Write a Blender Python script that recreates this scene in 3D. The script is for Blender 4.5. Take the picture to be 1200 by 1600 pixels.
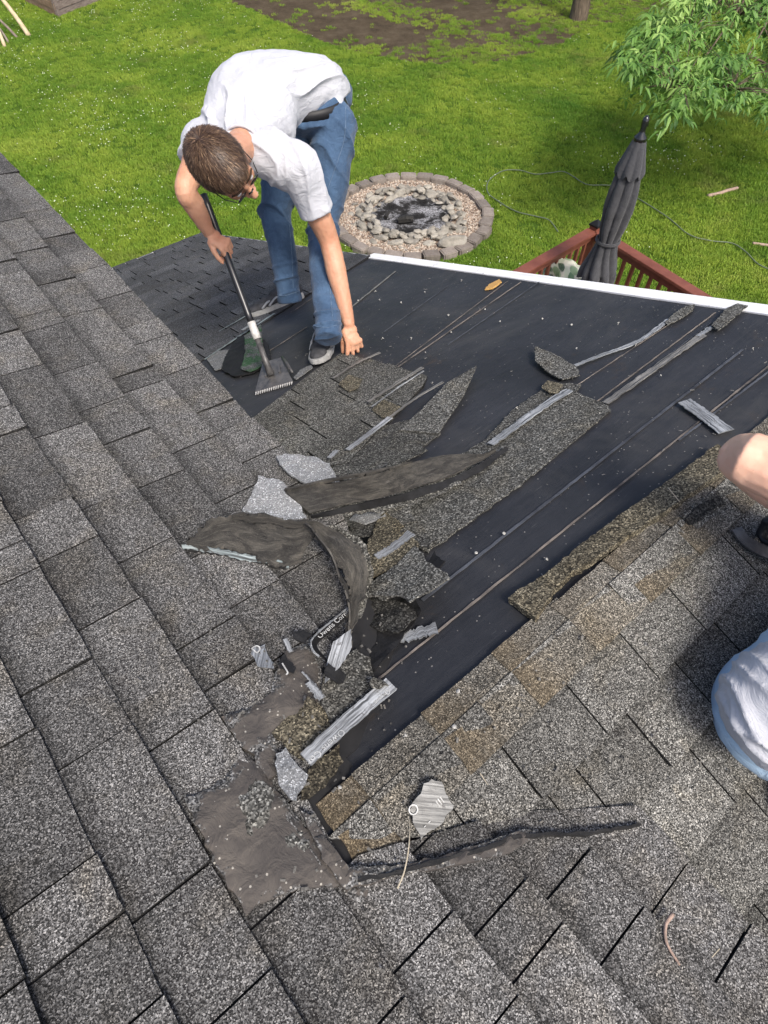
import bpy, bmesh, math, random
from mathutils import Vector as V, Matrix, noise, Quaternion
from mathutils.geometry import delaunay_2d_cdt
random.seed(11)
SC = bpy.context.scene
COL = SC.collection
for o in list(bpy.data.objects): bpy.data.objects.remove(o)

# ------------------------------------------------------------------ camera
FPX, HPX = 941.0, 1300.0
TH = math.atan2(HPX, FPX)
CR = V((1, 0, 0)); CF = V((0, math.cos(TH), -math.sin(TH))); CU = V((0, math.sin(TH), math.cos(TH)))
cam = bpy.data.cameras.new('camera'); camo = bpy.data.objects.new('camera', cam); COL.objects.link(camo)
cam.sensor_fit = 'VERTICAL'; cam.sensor_height = 36; cam.sensor_width = 27
cam.lens = 36 * FPX / 1600
cam.clip_start = 0.02; cam.clip_end = 500
camo.rotation_euler = (math.pi / 2 - TH, 0, 0)
SC.camera = camo

# ------------------------------------------------------------------ light
SUN_AZ = math.radians(-62)      # direction towards the sun, from +X
SUN_EL = math.radians(54)
sd = V((math.cos(SUN_AZ) * math.cos(SUN_EL), math.sin(SUN_AZ) * math.cos(SUN_EL), math.sin(SUN_EL)))
w = bpy.data.worlds.new('World'); SC.world = w; w.use_nodes = True
wt = w.node_tree; wt.nodes.clear()
wo = wt.nodes.new('ShaderNodeOutputWorld'); wb = wt.nodes.new('ShaderNodeBackground'); ws = wt.nodes.new('ShaderNodeTexSky')
ws.sky_type = 'NISHITA'; ws.sun_disc = False; ws.sun_elevation = SUN_EL
ws.sun_rotation = math.atan2(sd.x, sd.y); ws.dust_density = 4.0; ws.air_density = 0.7; ws.ozone_density = 0.6
wb.inputs['Strength'].default_value = 0.15
wt.links.new(ws.outputs[0], wb.inputs[0]); wt.links.new(wb.outputs[0], wo.inputs[0])
sl = bpy.data.lights.new('sun', 'SUN'); so = bpy.data.objects.new('sun', sl); COL.objects.link(so)
sl.energy = 2.0; sl.angle = math.radians(14); sl.color = (1.0, 0.955, 0.88)
so.rotation_euler = sd.to_track_quat('Z', 'Y').to_euler()
SC.view_settings.view_transform = 'Standard'; SC.view_settings.look = 'None'
SC.view_settings.exposure = 0.72; SC.view_settings.gamma = 1
SC.view_settings.use_curve_mapping = False

# ------------------------------------------------------------------ geometry frames
def ray(px, py): return (CR * (px - 600) + CU * (800 - py) + CF * FPX).normalized()
def P(px, py, depth): return (CR * (px - 600) + CU * (800 - py) + CF * FPX) * (depth / FPX)
AZ = math.radians(39.9)
DR = V((math.cos(AZ), math.sin(AZ), 0)); DM = V((-DR.y, DR.x, 0)); ZZ = V((0, 0, 1))
class Plane:
    """u runs along the courses, v runs down the slope."""
    def __init__(s, o, down, tilt, u=None):
        s.o = o.copy(); s.v = (down * math.cos(tilt) - ZZ * math.sin(tilt)).normalized()
        s.n = (down * math.sin(tilt) + ZZ * math.cos(tilt)).normalized()
        s.u = u if u else s.n.cross(s.v)
    def hit(s, px, py, h=0.0):
        r = ray(px, py); return r * (((s.o + s.n * h).dot(s.n)) / r.dot(s.n))
    def uv(s, p): d = p - s.o; return d.dot(s.u), d.dot(s.v)
    def px(s, px, py, h=0.0): return s.uv(s.hit(px, py, h))
    def at(s, u, v, h=0.0): return s.o + s.u * u + s.v * v + s.n * h
TM = math.radians(13)
M = Plane(V((0, 0, -1.242)), DR, TM, DM)
P0 = M.hit(515, 1310)
M = Plane(P0, DR, TM, DM)                    # main roof: u = towards far eave side, v = down slope
E = Plane(P0, DM, math.radians(20.3), DR)    # stripped side of the ell roof: u along ridge, v down
R = Plane(P0, -DM, math.radians(20.3), DR)   # near side of the ell roof
GZ = -5.3
G = Plane(V((0, 0, GZ)), V((0, 1, 0)), 0.0, V((1, 0, 0)))

# ------------------------------------------------------------------ helpers
def link(name, me, mat=None, parent=None, smooth=False):
    o = bpy.data.objects.new(name, me); COL.objects.link(o)
    if mat is not None:
        for m in (mat if isinstance(mat, (list, tuple)) else [mat]): me.materials.append(m)
    if parent is not None: o.parent = parent
    if smooth: me.shade_smooth()
    return o
def tag(o, label=None, cat=None, group=None, kind=None):
    if label: o['label'] = label
    if cat: o['category'] = cat
    if group: o['group'] = group
    if kind: o['kind'] = kind
    return o
def empty(name, loc=(0, 0, 0)):
    o = bpy.data.objects.new(name, None); COL.objects.link(o); o.location = loc; o.empty_display_size = .1
    return o
def part(name, me, mat, root, smooth=False):
    """mesh data given in world space, parented to an Empty that may be placed anywhere"""
    o = link(name, me, mat, None, smooth); o.parent = root
    off = V((0, 0, 0)); r = root
    while r is not None: off += r.location; r = r.parent
    me.transform(Matrix.Translation(-off)); return o
def mesh(vs, fs, name='m'):
    me = bpy.data.meshes.new(name); me.from_pydata([tuple(v) for v in vs], [], fs); me.update(); return me
def bm_mesh(bm, name='m'):
    me = bpy.data.meshes.new(name); bm.to_mesh(me); bm.free(); return me
def nz(p, s=1.0, seed=0.0): return noise.noise(V((p[0] * s + seed * 7.3, p[1] * s - seed * 3.1, (p[2] if len(p) > 2 else 0) * s + seed)))
def add_box(bm, c, ax, ay, az, dims):
    """oriented box, ax ay az unit axes"""
    c = V(c); x, y, z = [V(a) * d * .5 for a, d in zip((ax, ay, az), dims)]
    vs = [bm.verts.new(c + x * i + y * j + z * k) for i in (-1, 1) for j in (-1, 1) for k in (-1, 1)]
    for f in ((0, 1, 3, 2), (4, 6, 7, 5), (0, 4, 5, 1), (2, 3, 7, 6), (0, 2, 6, 4), (1, 5, 7, 3)): bm.faces.new([vs[i] for i in f])
def frame(d):
    d = d.normalized(); a = V((0, 0, 1)) if abs(d.z) < .9 else V((1, 0, 0))
    x = a.cross(d).normalized(); return x, d.cross(x)
def add_tube(bm, pts, rad, seg=10, cap=True):
    pts = [V(p) for p in pts]; n = len(pts)
    rad = rad if isinstance(rad, (list, tuple)) else [rad] * n
    rings = []; x = None
    for i, p in enumerate(pts):
        d = (pts[min(i + 1, n - 1)] - pts[max(i - 1, 0)]).normalized()
        if x is None: x, y = frame(d)
        else:
            x = (x - d * x.dot(d)).normalized(); y = d.cross(x)
        rings.append([bm.verts.new(p + (x * math.cos(2 * math.pi * k / seg) + y * math.sin(2 * math.pi * k / seg)) * rad[i]) for k in range(seg)])
    for a, b in zip(rings, rings[1:]):
        for k in range(seg): bm.faces.new((a[k], a[(k + 1) % seg], b[(k + 1) % seg], b[k]))
    if cap:
        bm.faces.new(rings[0][::-1]); bm.faces.new(rings[-1])
def add_ell(bm, c, axes, radii, sub=2):
    r = bmesh.ops.create_icosphere(bm, subdivisions=sub, radius=1)
    m = Matrix([[axes[j][i] * radii[j] for j in range(3)] + [c[i]] for i in range(3)] + [[0, 0, 0, 1]])
    bmesh.ops.transform(bm, matrix=m, verts=r['verts'])
def spline(pts, n=8):
    pts = [V(p) for p in pts]; out = []
    q = [pts[0] * 2 - pts[1]] + pts + [pts[-1] * 2 - pts[-2]]
    for i in range(1, len(q) - 2):
        for k in range(n):
            t = k / n; a, b, c, d = q[i - 1], q[i], q[i + 1], q[i + 2]
            out.append(.5 * ((2 * b) + (c - a) * t + (2 * a - 5 * b + 4 * c - d) * t * t + (3 * b - a - 3 * c + d) * t ** 3))
    out.append(pts[-1]); return out

# ------------------------------------------------------------------ materials
def mat(name, rough=.8, spec=.3):
    m = bpy.data.materials.new(name); m.use_nodes = True; nt = m.node_tree
    b = nt.nodes['Principled BSDF']; b.inputs['Roughness'].default_value = rough; b.inputs['Specular IOR Level'].default_value = spec
    return m, nt, b
class N:
    def __init__(s, nt): s.nt = nt
    def new(s, t, **kw):
        n = s.nt.nodes.new(t)
        for k, v in kw.items(): setattr(n, k, v)
        return n
    def co(s, kind='Object'):
        return s.new('ShaderNodeTexCoord').outputs[kind]
    def L(s, a, b): s.nt.links.new(a, b)
    def noise(s, co, scale, detail=4, rough=.6, dist=0):
        n = s.new('ShaderNodeTexNoise'); n.inputs['Scale'].default_value = scale; n.inputs['Detail'].default_value = detail
        n.inputs['Roughness'].default_value = rough; n.inputs['Distortion'].default_value = dist
        if co: s.L(co, n.inputs['Vector'])
        return n.outputs['Fac']
    def vor(s, co, scale, out='Color', feature='F1'):
        n = s.new('ShaderNodeTexVoronoi'); n.feature = feature; n.inputs['Scale'].default_value = scale
        if co: s.L(co, n.inputs['Vector'])
        return n.outputs[out]
    def ramp(s, fac, stops, interp='LINEAR'):
        n = s.new('ShaderNodeValToRGB'); n.color_ramp.interpolation = interp
        e = n.color_ramp.elements
        while len(e) < len(stops): e.new(.5)
        for i, (p, c) in enumerate(stops):
            e[i].position = p; e[i].color = (c[0], c[1], c[2], 1) if isinstance(c, (tuple, list)) else (c, c, c, 1)
        s.L(fac, n.inputs[0]); return n.outputs[0]
    def math(s, op, a, b=None, clamp=False):
        n = s.new('ShaderNodeMath', operation=op); n.use_clamp = clamp
        for i, x in enumerate((a, b)):
            if x is None: continue
            if isinstance(x, (int, float)): n.inputs[i].default_value = x
            else: s.L(x, n.inputs[i])
        return n.outputs[0]
    def mix(s, fac, a, b, mode='MIX'):
        n = s.new('ShaderNodeMix', data_type='RGBA', blend_type=mode)
        for i, x in ((0, fac), (6, a), (7, b)):
            if isinstance(x, (int, float)) and i == 0: n.inputs[0].default_value = x
            elif isinstance(x, (int, float)): n.inputs[i].default_value = (x, x, x, 1)
            elif isinstance(x, tuple): n.inputs[i].default_value = (*x, 1)
            else: s.L(x, n.inputs[i])
        return n.outputs[2]
    def sep(s, v):
        n = s.new('ShaderNodeSeparateXYZ'); s.L(v, n.inputs[0]); return n.outputs
    def mapping(s, co, scale=(1, 1, 1), rot=(0, 0, 0)):
        n = s.new('ShaderNodeMapping'); n.inputs['Scale'].default_value = scale; n.inputs['Rotation'].default_value = rot
        s.L(co, n.inputs[0]); return n.outputs[0]
    def attr(s, name):
        n = s.new('ShaderNodeAttribute', attribute_name=name); return n
    def bump(s, h, b, strength=.5, dist=.002):
        n = s.new('ShaderNodeBump'); n.inputs['Strength'].default_value = strength; n.inputs['Distance'].default_value = dist
        s.L(h, n.inputs['Height']); s.L(n.outputs[0], b.inputs['Normal']); return n
def granules(k, co, dark=.012, mid=.12, light=.55, warm=(1, 1, 1), scale=500):
    v = k.sep(k.vor(co, scale))[0]
    c = k.ramp(v, [(0, dark * 1.2), (.34, dark * 2.8), (.52, mid * .60), (.78, mid * .95), (.9, light * .32), (1, light * .56)])
    return k.mix(1.0, c, warm, 'MULTIPLY')
def shingle_mat(name, base=1.0, warm=(1, .985, .95), band=.7, stain=0.0, lightness=1.0, scale=500, brown=(.088, .068, .042), dk=.012):
    m, nt, b = mat(name, .92, .25); k = N(nt); co = k.co()
    c = granules(k, co, dk, .12 * lightness, .55 * lightness, warm, scale)
    a = k.attr('tone'); t = k.sep(a.outputs['Vector'])
    c = k.mix(1.0, c, t[0], 'MULTIPLY')
    # weathering: broad patches
    n1 = k.ramp(k.noise(co, 3.2, 5, .65), [(.3, .72), (.7, 1.22)])
    c = k.mix(1.0, c, n1, 'MULTIPLY')
    n2 = k.noise(co, 9, 4, .6, .6)
    c = k.mix(k.ramp(n2, [(.5, 0.0), (.75, .38)]), c, k.mix(1.0, c, (1.15, 1.0, .72), 'MULTIPLY'))
    # dark granule band printed across the head of every exposed tab
    if band > 0:
        uv = k.sep(k.co('UV'))
        wob = k.math('MULTIPLY', k.math('SUBTRACT', k.noise(co, 28, 3), .5), .014)
        vv = k.math('ADD', uv[1], wob)
        f = k.math('MULTIPLY', k.ramp(vv, [(.098, 0.0), (.140, 1.0)]), t[1])
        f = k.math('MULTIPLY', f, band)
        c = k.mix(f, c, k.mix(1.0, c, (.30, .31, .33), 'MULTIPLY'))
    if stain > 0:
        uv = k.sep(k.co('UV'))
        n3 = k.noise(co, 11, 5, .7, .5)
        f = k.math('ADD', uv[0], k.math('MULTIPLY', k.math('SUBTRACT', n3, .5), .20))
        f = k.ramp(f, [(.0, 1.0), (.03, .85), (.12, 0.0)])
        f2 = k.math('MULTIPLY', f, t[2]); f2 = k.math('MULTIPLY', f2, stain)
        c = k.mix(f2, c, k.mix(.4, k.mix(1.0, c, (1.0, .84, .60), 'MULTIPLY'), brown))
    nt.links.new(c, b.inputs['Base Color'])
    h = k.vor(co, scale, 'Distance'); k.bump(h, b, .55, .0015)
    return m
M_MAIN = shingle_mat('main_shingle', lightness=1.22, band=.8, warm=(1, .975, .93))
M_ELL = shingle_mat('ell_shingle', warm=(.95, .98, 1.04), band=.5, lightness=.85)
M_NEAR = shingle_mat('near_shingle', warm=(1.0, .98, .90), band=.6, lightness=1.38)
M_CAP = shingle_mat('cap_shingle', warm=(1.05, .98, .83), band=0, stain=.7, lightness=1.3)
M_TORN = shingle_mat('torn_shingle', warm=(1, .99, .9), band=0, lightness=1.0, scale=300)
M_BROWN = shingle_mat('brown_shingle', warm=(1.05, .93, .66), band=0, lightness=1.0, scale=300)
M_PALE = shingle_mat('pale_shingle', warm=(.97, 1, 1.02), band=0, lightness=2.0, scale=420, dk=.09)

def felt_mat():
    m, nt, b = mat('roofing_felt', .62, .35); k = N(nt); co = k.co('UV')
    c = k.ramp(k.noise(co, 1.8, 6, .7), [(.3, (.013, .0140, .017)), (.7, (.034, .0355, .041))])
    st = k.noise(k.mapping(co, (2, 60, 1)), 1.0, 4, .7)
    c = k.mix(k.ramp(st, [(.55, 0.0), (.8, .35)]), c, (.055, .056, .062))
    scr = k.noise(k.mapping(co, (14, 170, 1), (0, 0, .12)), 1.0, 2, .5)
    c = k.mix(k.ramp(scr, [(.69, 0.0), (.76, .5)]), c, (.10, .10, .10))
    du = k.noise(co, 1.1, 5, .75, .8); c = k.mix(k.ramp(du, [(.48, 0.0), (.68, .42)]), c, (.075, .072, .068))
    gr = k.noise(co, 5, 5, .7, .4)
    c = k.mix(k.ramp(gr, [(.60, 0.0), (.74, .45)]), c, (.065, .045, .028))
    d = k.vor(co, 140, 'Distance'); r = k.sep(k.vor(co, 140))[0]
    dens = k.ramp(k.noise(co, 2.6, 4, .7), [(.35, .995), (.75, .95)])
    on = k.math('MULTIPLY', k.math('LESS_THAN', d, .30), k.math('GREATER_THAN', r, dens))
    c = k.mix(on, c, (.20, .19, .175))
    nt.links.new(c, b.inputs['Base Color'])
    hh = k.math('ADD', k.noise(co, 260, 2), k.math('MULTIPLY', k.noise(k.mapping(co, (1.2, 6, 1)), 2.2, 3), 6.0)); k.bump(hh, b, .35, .003)
    return m
M_FELT = felt_mat()
def simple(name, col, col2=None, scale=20, rough=.7, bump=.0, bscale=60, spec=.3, stretch=None, coord='Object', dist=0):
    m, nt, b = mat(name, rough, spec); k = N(nt); co = k.co(coord)
    if stretch: co = k.mapping(co, stretch)
    if col2: 
        c = k.ramp(k.noise(co, scale, 5, .65, dist), [(.32, col), (.68, col2)]); nt.links.new(c, b.inputs['Base Color'])
    else: b.inputs['Base Color'].default_value = (*col, 1)
    if bump: k.bump(k.noise(co, bscale, 4), b, bump, .004)
    return m
def cement_mat():
    m, nt, b = mat('roof_cement', .78, .3); k = N(nt); co = k.co()
    c = k.ramp(k.noise(co, 9, 6, .7, .5), [(.3, (.044, .040, .038)), (.5, (.070, .062, .055)), (.72, (.105, .092, .078))])
    g = granules(k, co, .012, .13, .55, (1, .99, .95), 330)
    a = k.sep(k.attr('tone').outputs['Vector'])
    e = k.math('ADD', k.noise(co, 16, 6, .75), k.math('MULTIPLY', a[2], .20))
    c = k.mix(k.ramp(e, [(.66, 0.0), (.70, 1.0)]), c, g)
    sp = k.math('MULTIPLY', k.math('LESS_THAN', k.vor(co, 120, 'Distance'), .25), k.math('GREATER_THAN', k.sep(k.vor(co, 120))[0], .88))
    c = k.mix(sp, c, (.32, .30, .26))
    nt.links.new(c, b.inputs['Base Color']); k.bump(k.noise(co, 22, 5, .6, .8), b, .8, .012); return m
M_CEMENT = cement_mat()
def back_mat():
    m, nt, b = mat('shingle_back', .85, .25); k = N(nt); co = k.co('UV')
    c = k.ramp(k.noise(k.mapping(co, (9, 22, 1)), 1.6, 6, .75, .6), [(.25, (.013, .0125, .012)), (.48, (.048, .045, .040)), (.75, (.13, .12, .10))])
    f = k.ramp(k.noise(k.mapping(co, (12, 130, 1)), 1.0, 3, .6), [(.58, 0.0), (.72, .5)])
    c = k.mix(f, c, (.17, .16, .14))
    sp = k.ramp(k.noise(co, 420, 2, .5), [(.62, 0.0), (.7, .5)]); c = k.mix(sp, c, (.2, .19, .16))
    nt.links.new(c, b.inputs['Base Color']); k.bump(k.noise(k.mapping(co, (14, 60, 1)), 2.0, 6, .8, 1.0), b, 1.0, .007); return m
M_BACK = back_mat()
def strip_mat(name='adhesive_strip', lo=.035, hi=.36, tint=(.93, .97, 1.0)):
    m, nt, b = mat(name, .5, .45); k = N(nt); co = k.co('UV')
    f = k.noise(k.mapping(co, (7, 170, 1)), 1.0, 4, .7, .3)
    c = k.ramp(f, [(.34, lo), (.44, hi * .45), (.54, hi), (.72, hi * 1.5)]); c = k.mix(1.0, c, tint, 'MULTIPLY')
    g = k.ramp(k.noise(co, 60, 4, .7), [(.58, 0.0), (.66, .8)]); c = k.mix(g, c, (.09, .085, .08))
    c = k.mix(1.0, c, k.ramp(k.noise(co, 9, 4, .6), [(.3, .65), (.7, 1.15)]), 'MULTIPLY')
    nt.links.new(c, b.inputs['Base Color']); k.bump(f, b, .6, .002); return m
M_STRIP = strip_mat()
M_STRIPD = strip_mat('dull_strip', .02, .22, (1, .96, .88))
M_TEAR = strip_mat('torn_edge', .015, .30, (.82, .97, .98))
M_TAR_GAP = simple('black_tar_and_gap', (.006, .006, .006), (.014, .014, .015), 30, .7, .6, 90)  # tar pieces, and the sheets that stand in for the gap's darkness
M_PAINT = None
def paint_mat():
    m, nt, b = mat('weathered_white_paint', .5, .4); k = N(nt); co = k.co('UV')
    f = k.noise(k.mapping(co, (1.6, 60, 1)), 1.0, 5, .7)
    c = k.ramp(f, [(.22, (.36, .35, .33)), (.36, (.70, .70, .69)), (.55, (.84, .84, .84))])
    g = k.ramp(k.noise(co, 14, 5, .75), [(.63, 0.0), (.70, .75)]); c = k.mix(g, c, (.25, .22, .18))
    nt.links.new(c, b.inputs['Base Color']); k.bump(f, b, .3, .002); return m
M_PAINT = paint_mat()
M_CHALK = simple('pale_lap_line', (.035, .034, .035), (.27, .23, .195), 9, .9)
M_CHALKB = simple('faint_lap_line', (.10, .11, .13), (.022, .024, .03), 9, .9)
M_SIDING = simple('siding', (.62, .61, .57), (.7, .69, .66), 4, .6)
M_WOODDECK = simple('deck_board', (.10, .045, .03), (.17, .07, .045), 6, .6, .3, 30, stretch=(1, 1, 1))

# ------------------------------------------------------------------ shingle courses
def clip_poly(poly, region):
    """Sutherland-Hodgman against a convex CCW/CW region"""
    A = sum(region[i][0] * region[(i + 1) % len(region)][1] - region[(i + 1) % len(region)][0] * region[i][1] for i in range(len(region)))
    s = 1 if A > 0 else -1
    for i in range(len(region)):
        if not poly: return poly
        a, b = region[i], region[(i + 1) % len(region)]
        def d(p): return s * ((b[0] - a[0]) * (p[1] - a[1]) - (b[1] - a[1]) * (p[0] - a[0]))
        out = []
        for j in range(len(poly)):
            p, q = poly[j], poly[(j + 1) % len(poly)]; dp, dq = d(p), d(q)
            if dp >= 0: out.append(p)
            if (dp >= 0) != (dq >= 0):
                t = dp / (dp - dq); out.append((p[0] + (q[0] - p[0]) * t, p[1] + (q[1] - p[1]) * t))
        poly = out
    return poly
class Builder:
    def __init__(s): s.v = []; s.f = []; s.uv = []; s.tone = []
    def poly(s, idx, uvs, tone): s.f.append(idx); s.uv.append(uvs); s.tone.append(tone)
    def done(s, name, mt, parent=None, smooth=False, root_local=True):
        me = mesh(s.v, s.f, name)
        me.uv_layers.new(name='UVMap'); me.attributes.new('tone', 'FLOAT_VECTOR', 'CORNER')
        U, T = [], []
        for uvs, t in zip(s.uv, s.tone):
            for j, q in enumerate(uvs):
                U += [q[0], q[1]]; T += list(t[j] if isinstance(t, list) else t)
        me.uv_layers['UVMap'].data.foreach_set('uv', U); me.attributes['tone'].data.foreach_set('vector', T)
        if parent is not None: return part(name, me, mt, parent, smooth)
        return link(name, me, mt, None, smooth)
def slab(B, pl, poly, h, u0, v0, tone, sign=1, thick=.012):
    """poly in (u,v); h(u,v) gives the top height"""
    n = len(poly)
    if n < 3: return
    A = sum(poly[i][0] * poly[(i + 1) % n][1] - poly[(i + 1) % n][0] * poly[i][1] for i in range(n))
    if abs(A) < 2e-5: return
    k = pl.u.cross(pl.v).dot(pl.n)
    if A * k < 0: poly = poly[::-1]
    b = len(B.v)
    for (u, v) in poly: B.v.append(pl.at(u, v, h(u, v)))
    for (u, v) in poly: B.v.append(pl.at(u, v, h(u, v) - thick))
    uvs = [((u - u0), (v0 - v)) for u, v in poly]
    B.poly(list(range(b, b + n)), uvs, tone); tone = (tone[0] * .22, 0, 0)
    for i in range(n):
        j = (i + 1) % n
        B.poly([b + i, b + n + i, b + n + j, b + j], [uvs[i], uvs[i], uvs[j], uvs[j]], tone)
def courses(B, pl, regions, vbutts, umin, umax, wmin, wmax, expo, rnd, gap=.0025, butt=.011, curl=.0, tone_rng=(.78, 1.2), base=0.0, warp=None, joints=None):
    for ci, vb in enumerate(vbutts):
        u = umin - rnd.random() * wmax
        prev = 1
        while u < umax:
            wd = rnd.uniform(wmin, wmax) if rnd.random() > .18 else rnd.uniform(wmin * .55, wmin)
            t = rnd.uniform(*tone_rng)
            tone = (t, rnd.uniform(.65, 1.0), rnd.random())
            lift = butt * rnd.choice((.62, 1.0, 1.0, 1.12)); db = rnd.uniform(-.002, .002); tilt = rnd.uniform(-.006, .006)
            ncut = max(1, int(wd / .12)); e = expo + .012
            pts = [(u + gap, vb - e)]
            # ragged butt edge
            bot = []
            m = 5
            for q in range(m + 1):
                uu = u + gap + (wd - 2 * gap) * q / m
                bot.append((uu, vb + db + tilt * (q / m - .5) + rnd.uniform(-.0012, .0012) + (warp(uu) if warp else 0)))
            poly = [(u + gap, vb - e + (warp(u) if warp else 0))] + bot + [(u + wd - gap, vb - e + (warp(u + wd) if warp else 0))]
            ww = warp(u + wd / 2) if warp else 0
            def h(uu, vv, vb=vb + ww, lift=lift): return base + lift * max(0, 1 - (vb - vv) / (expo + .02)) + .0008
            for reg in regions:
                pc = clip_poly(poly, reg)
                slab(B, pl, pc, h, u, vb + ww, tone)
            u += wd

# house root
house = tag(empty('house', (0, 2, GZ)), 'grey shingled house whose side roof is stripped to black felt', 'house')

# main roof ------------------------------------------------------------
EX = .1434
veave = .53
vb_list = [veave - EX * i for i in range(0, 17)]
rnd = random.Random(5)
# boundary of the main plane beside the ell roof, from the photograph, taken on the roof plane
vl = M.px(600, 985); vr = M.px(1004, 1294); vr1 = M.px(800, 1318); apex = M.px(540, 1356)
BIG = 7.0
lx = (vl[0], veave + .02)
reg1 = [(apex[0], -3), (apex[0], apex[1]), (M.px(478, 1248)), (.20, .30), (.34, veave + .003), (.34, 1.2), (BIG, 1.2), (BIG, -3)]
def warpM(u): return .0 if u < 1.2 else min(.05, (u - 1.2) * .017)
pa = M.px(478, 1248); pb = M.px(505, 1090); pc_ = M.px(600, 985)
vrX = M.px(1004, 1262); vr1X = M.px(800, 1270); apX = M.px(545, 1318)
TORN = [M.px(505, 1090), M.px(522, 1030), M.px(540, 985), M.px(552, 930), M.px(556, 880), M.px(540, 820), M.px(520, 790), M.px(452, 742)]
TORN = [TORN[0]] + [q for p_, q in zip(TORN, TORN[1:]) if q[0] > p_[0] + .005]
regionsM = [[(apex[0], -3), apex, pa, (pa[0], -3)],
            [(pa[0], -3), pa, pb, (pb[0], -3)],
            *[[(a_[0], -3), a_, b_, (b_[0], -3)] for a_, b_ in zip(TORN[:-1], TORN[1:])],
            [(TORN[-1][0], -3), (TORN[-1][0], 1.0), (BIG, 1.0), (BIG, -3)],
            [(apex[0], -3), (apex[0], apX[1]), vr1X, (vr1X[0], -3)],
            [(vr1X[0], -3), vr1X, vrX, (vrX[0], -3)],
            [(vrX[0], -3), (vrX[0], 1.0), (-3, 1.0), (-3, -3)]]
B = Builder()
courses(B, M, regionsM, vb_list, -2.4, 6.5, .15, .33, EX, rnd, gap=.0021, butt=.016, warp=warpM, tone_rng=(.72, 1.25))
main_roof = B.done('main_roof', M_MAIN, house)
# deck board + fascia + wall below the main eave
bm = bmesh.new()
def plank(bm, pl, u0, u1, v0, v1, h0, h1):
    c = pl.at((u0 + u1) / 2, (v0 + v1) / 2, (h0 + h1) / 2)
    add_box(bm, c, pl.u, pl.v, pl.n, (abs(u1 - u0), abs(v1 - v0), abs(h1 - h0)))
plank(bm, M, .95, 6.6, -3, veave - .012, -.02, -.003); plank(bm, M, .40, .95, -3, veave - .12, -.02, -.003); plank(bm, M, -2.6, -.40, -3, veave - .012, -.02, -.003)
for i in range(16):
    u0, u1 = -.40 + .05 * i, -.35 + .05 * i
    plank(bm, M, u0, u1, -3, min(veave - .012 - (.11 if u0 > .1 else 0), 1.75 * min(abs(u0), abs(u1)) + .03), -.02, -.003)
M_UNDER = simple('dark_roof_felt', (.010, .010, .011), (.02, .02, .021), 12, .8)
part('roof_deck', bm_mesh(bm), M_UNDER, house)
bm = bmesh.new()
for (u0, u1) in ((.9, 6.6), (-2.6, -.45)):
    a = M.at(u0, veave - .035, -.01); b = M.at(u1, veave - .035, -.01)
    add_box(bm, (a + b) / 2 - ZZ * .09, DM, DR, ZZ, (abs(u1 - u0), .02, .16))
part('fascia', bm_mesh(bm), M_PAINT, house)
bm = bmesh.new()
a = M.at(2.0, .25, 0); b = M.at(6.6, .25, 0)
add_box(bm, ((a + b) / 2).xy.to_3d() + ZZ * ((GZ - 1.55) / 2), DM, DR, ZZ, (4.6, .12, -GZ - 1.55))
a = M.at(-.45, .2, 0); b = M.at(-2.6, .2, 0)
part('wall', bm_mesh(bm), M_SIDING, house)

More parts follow.
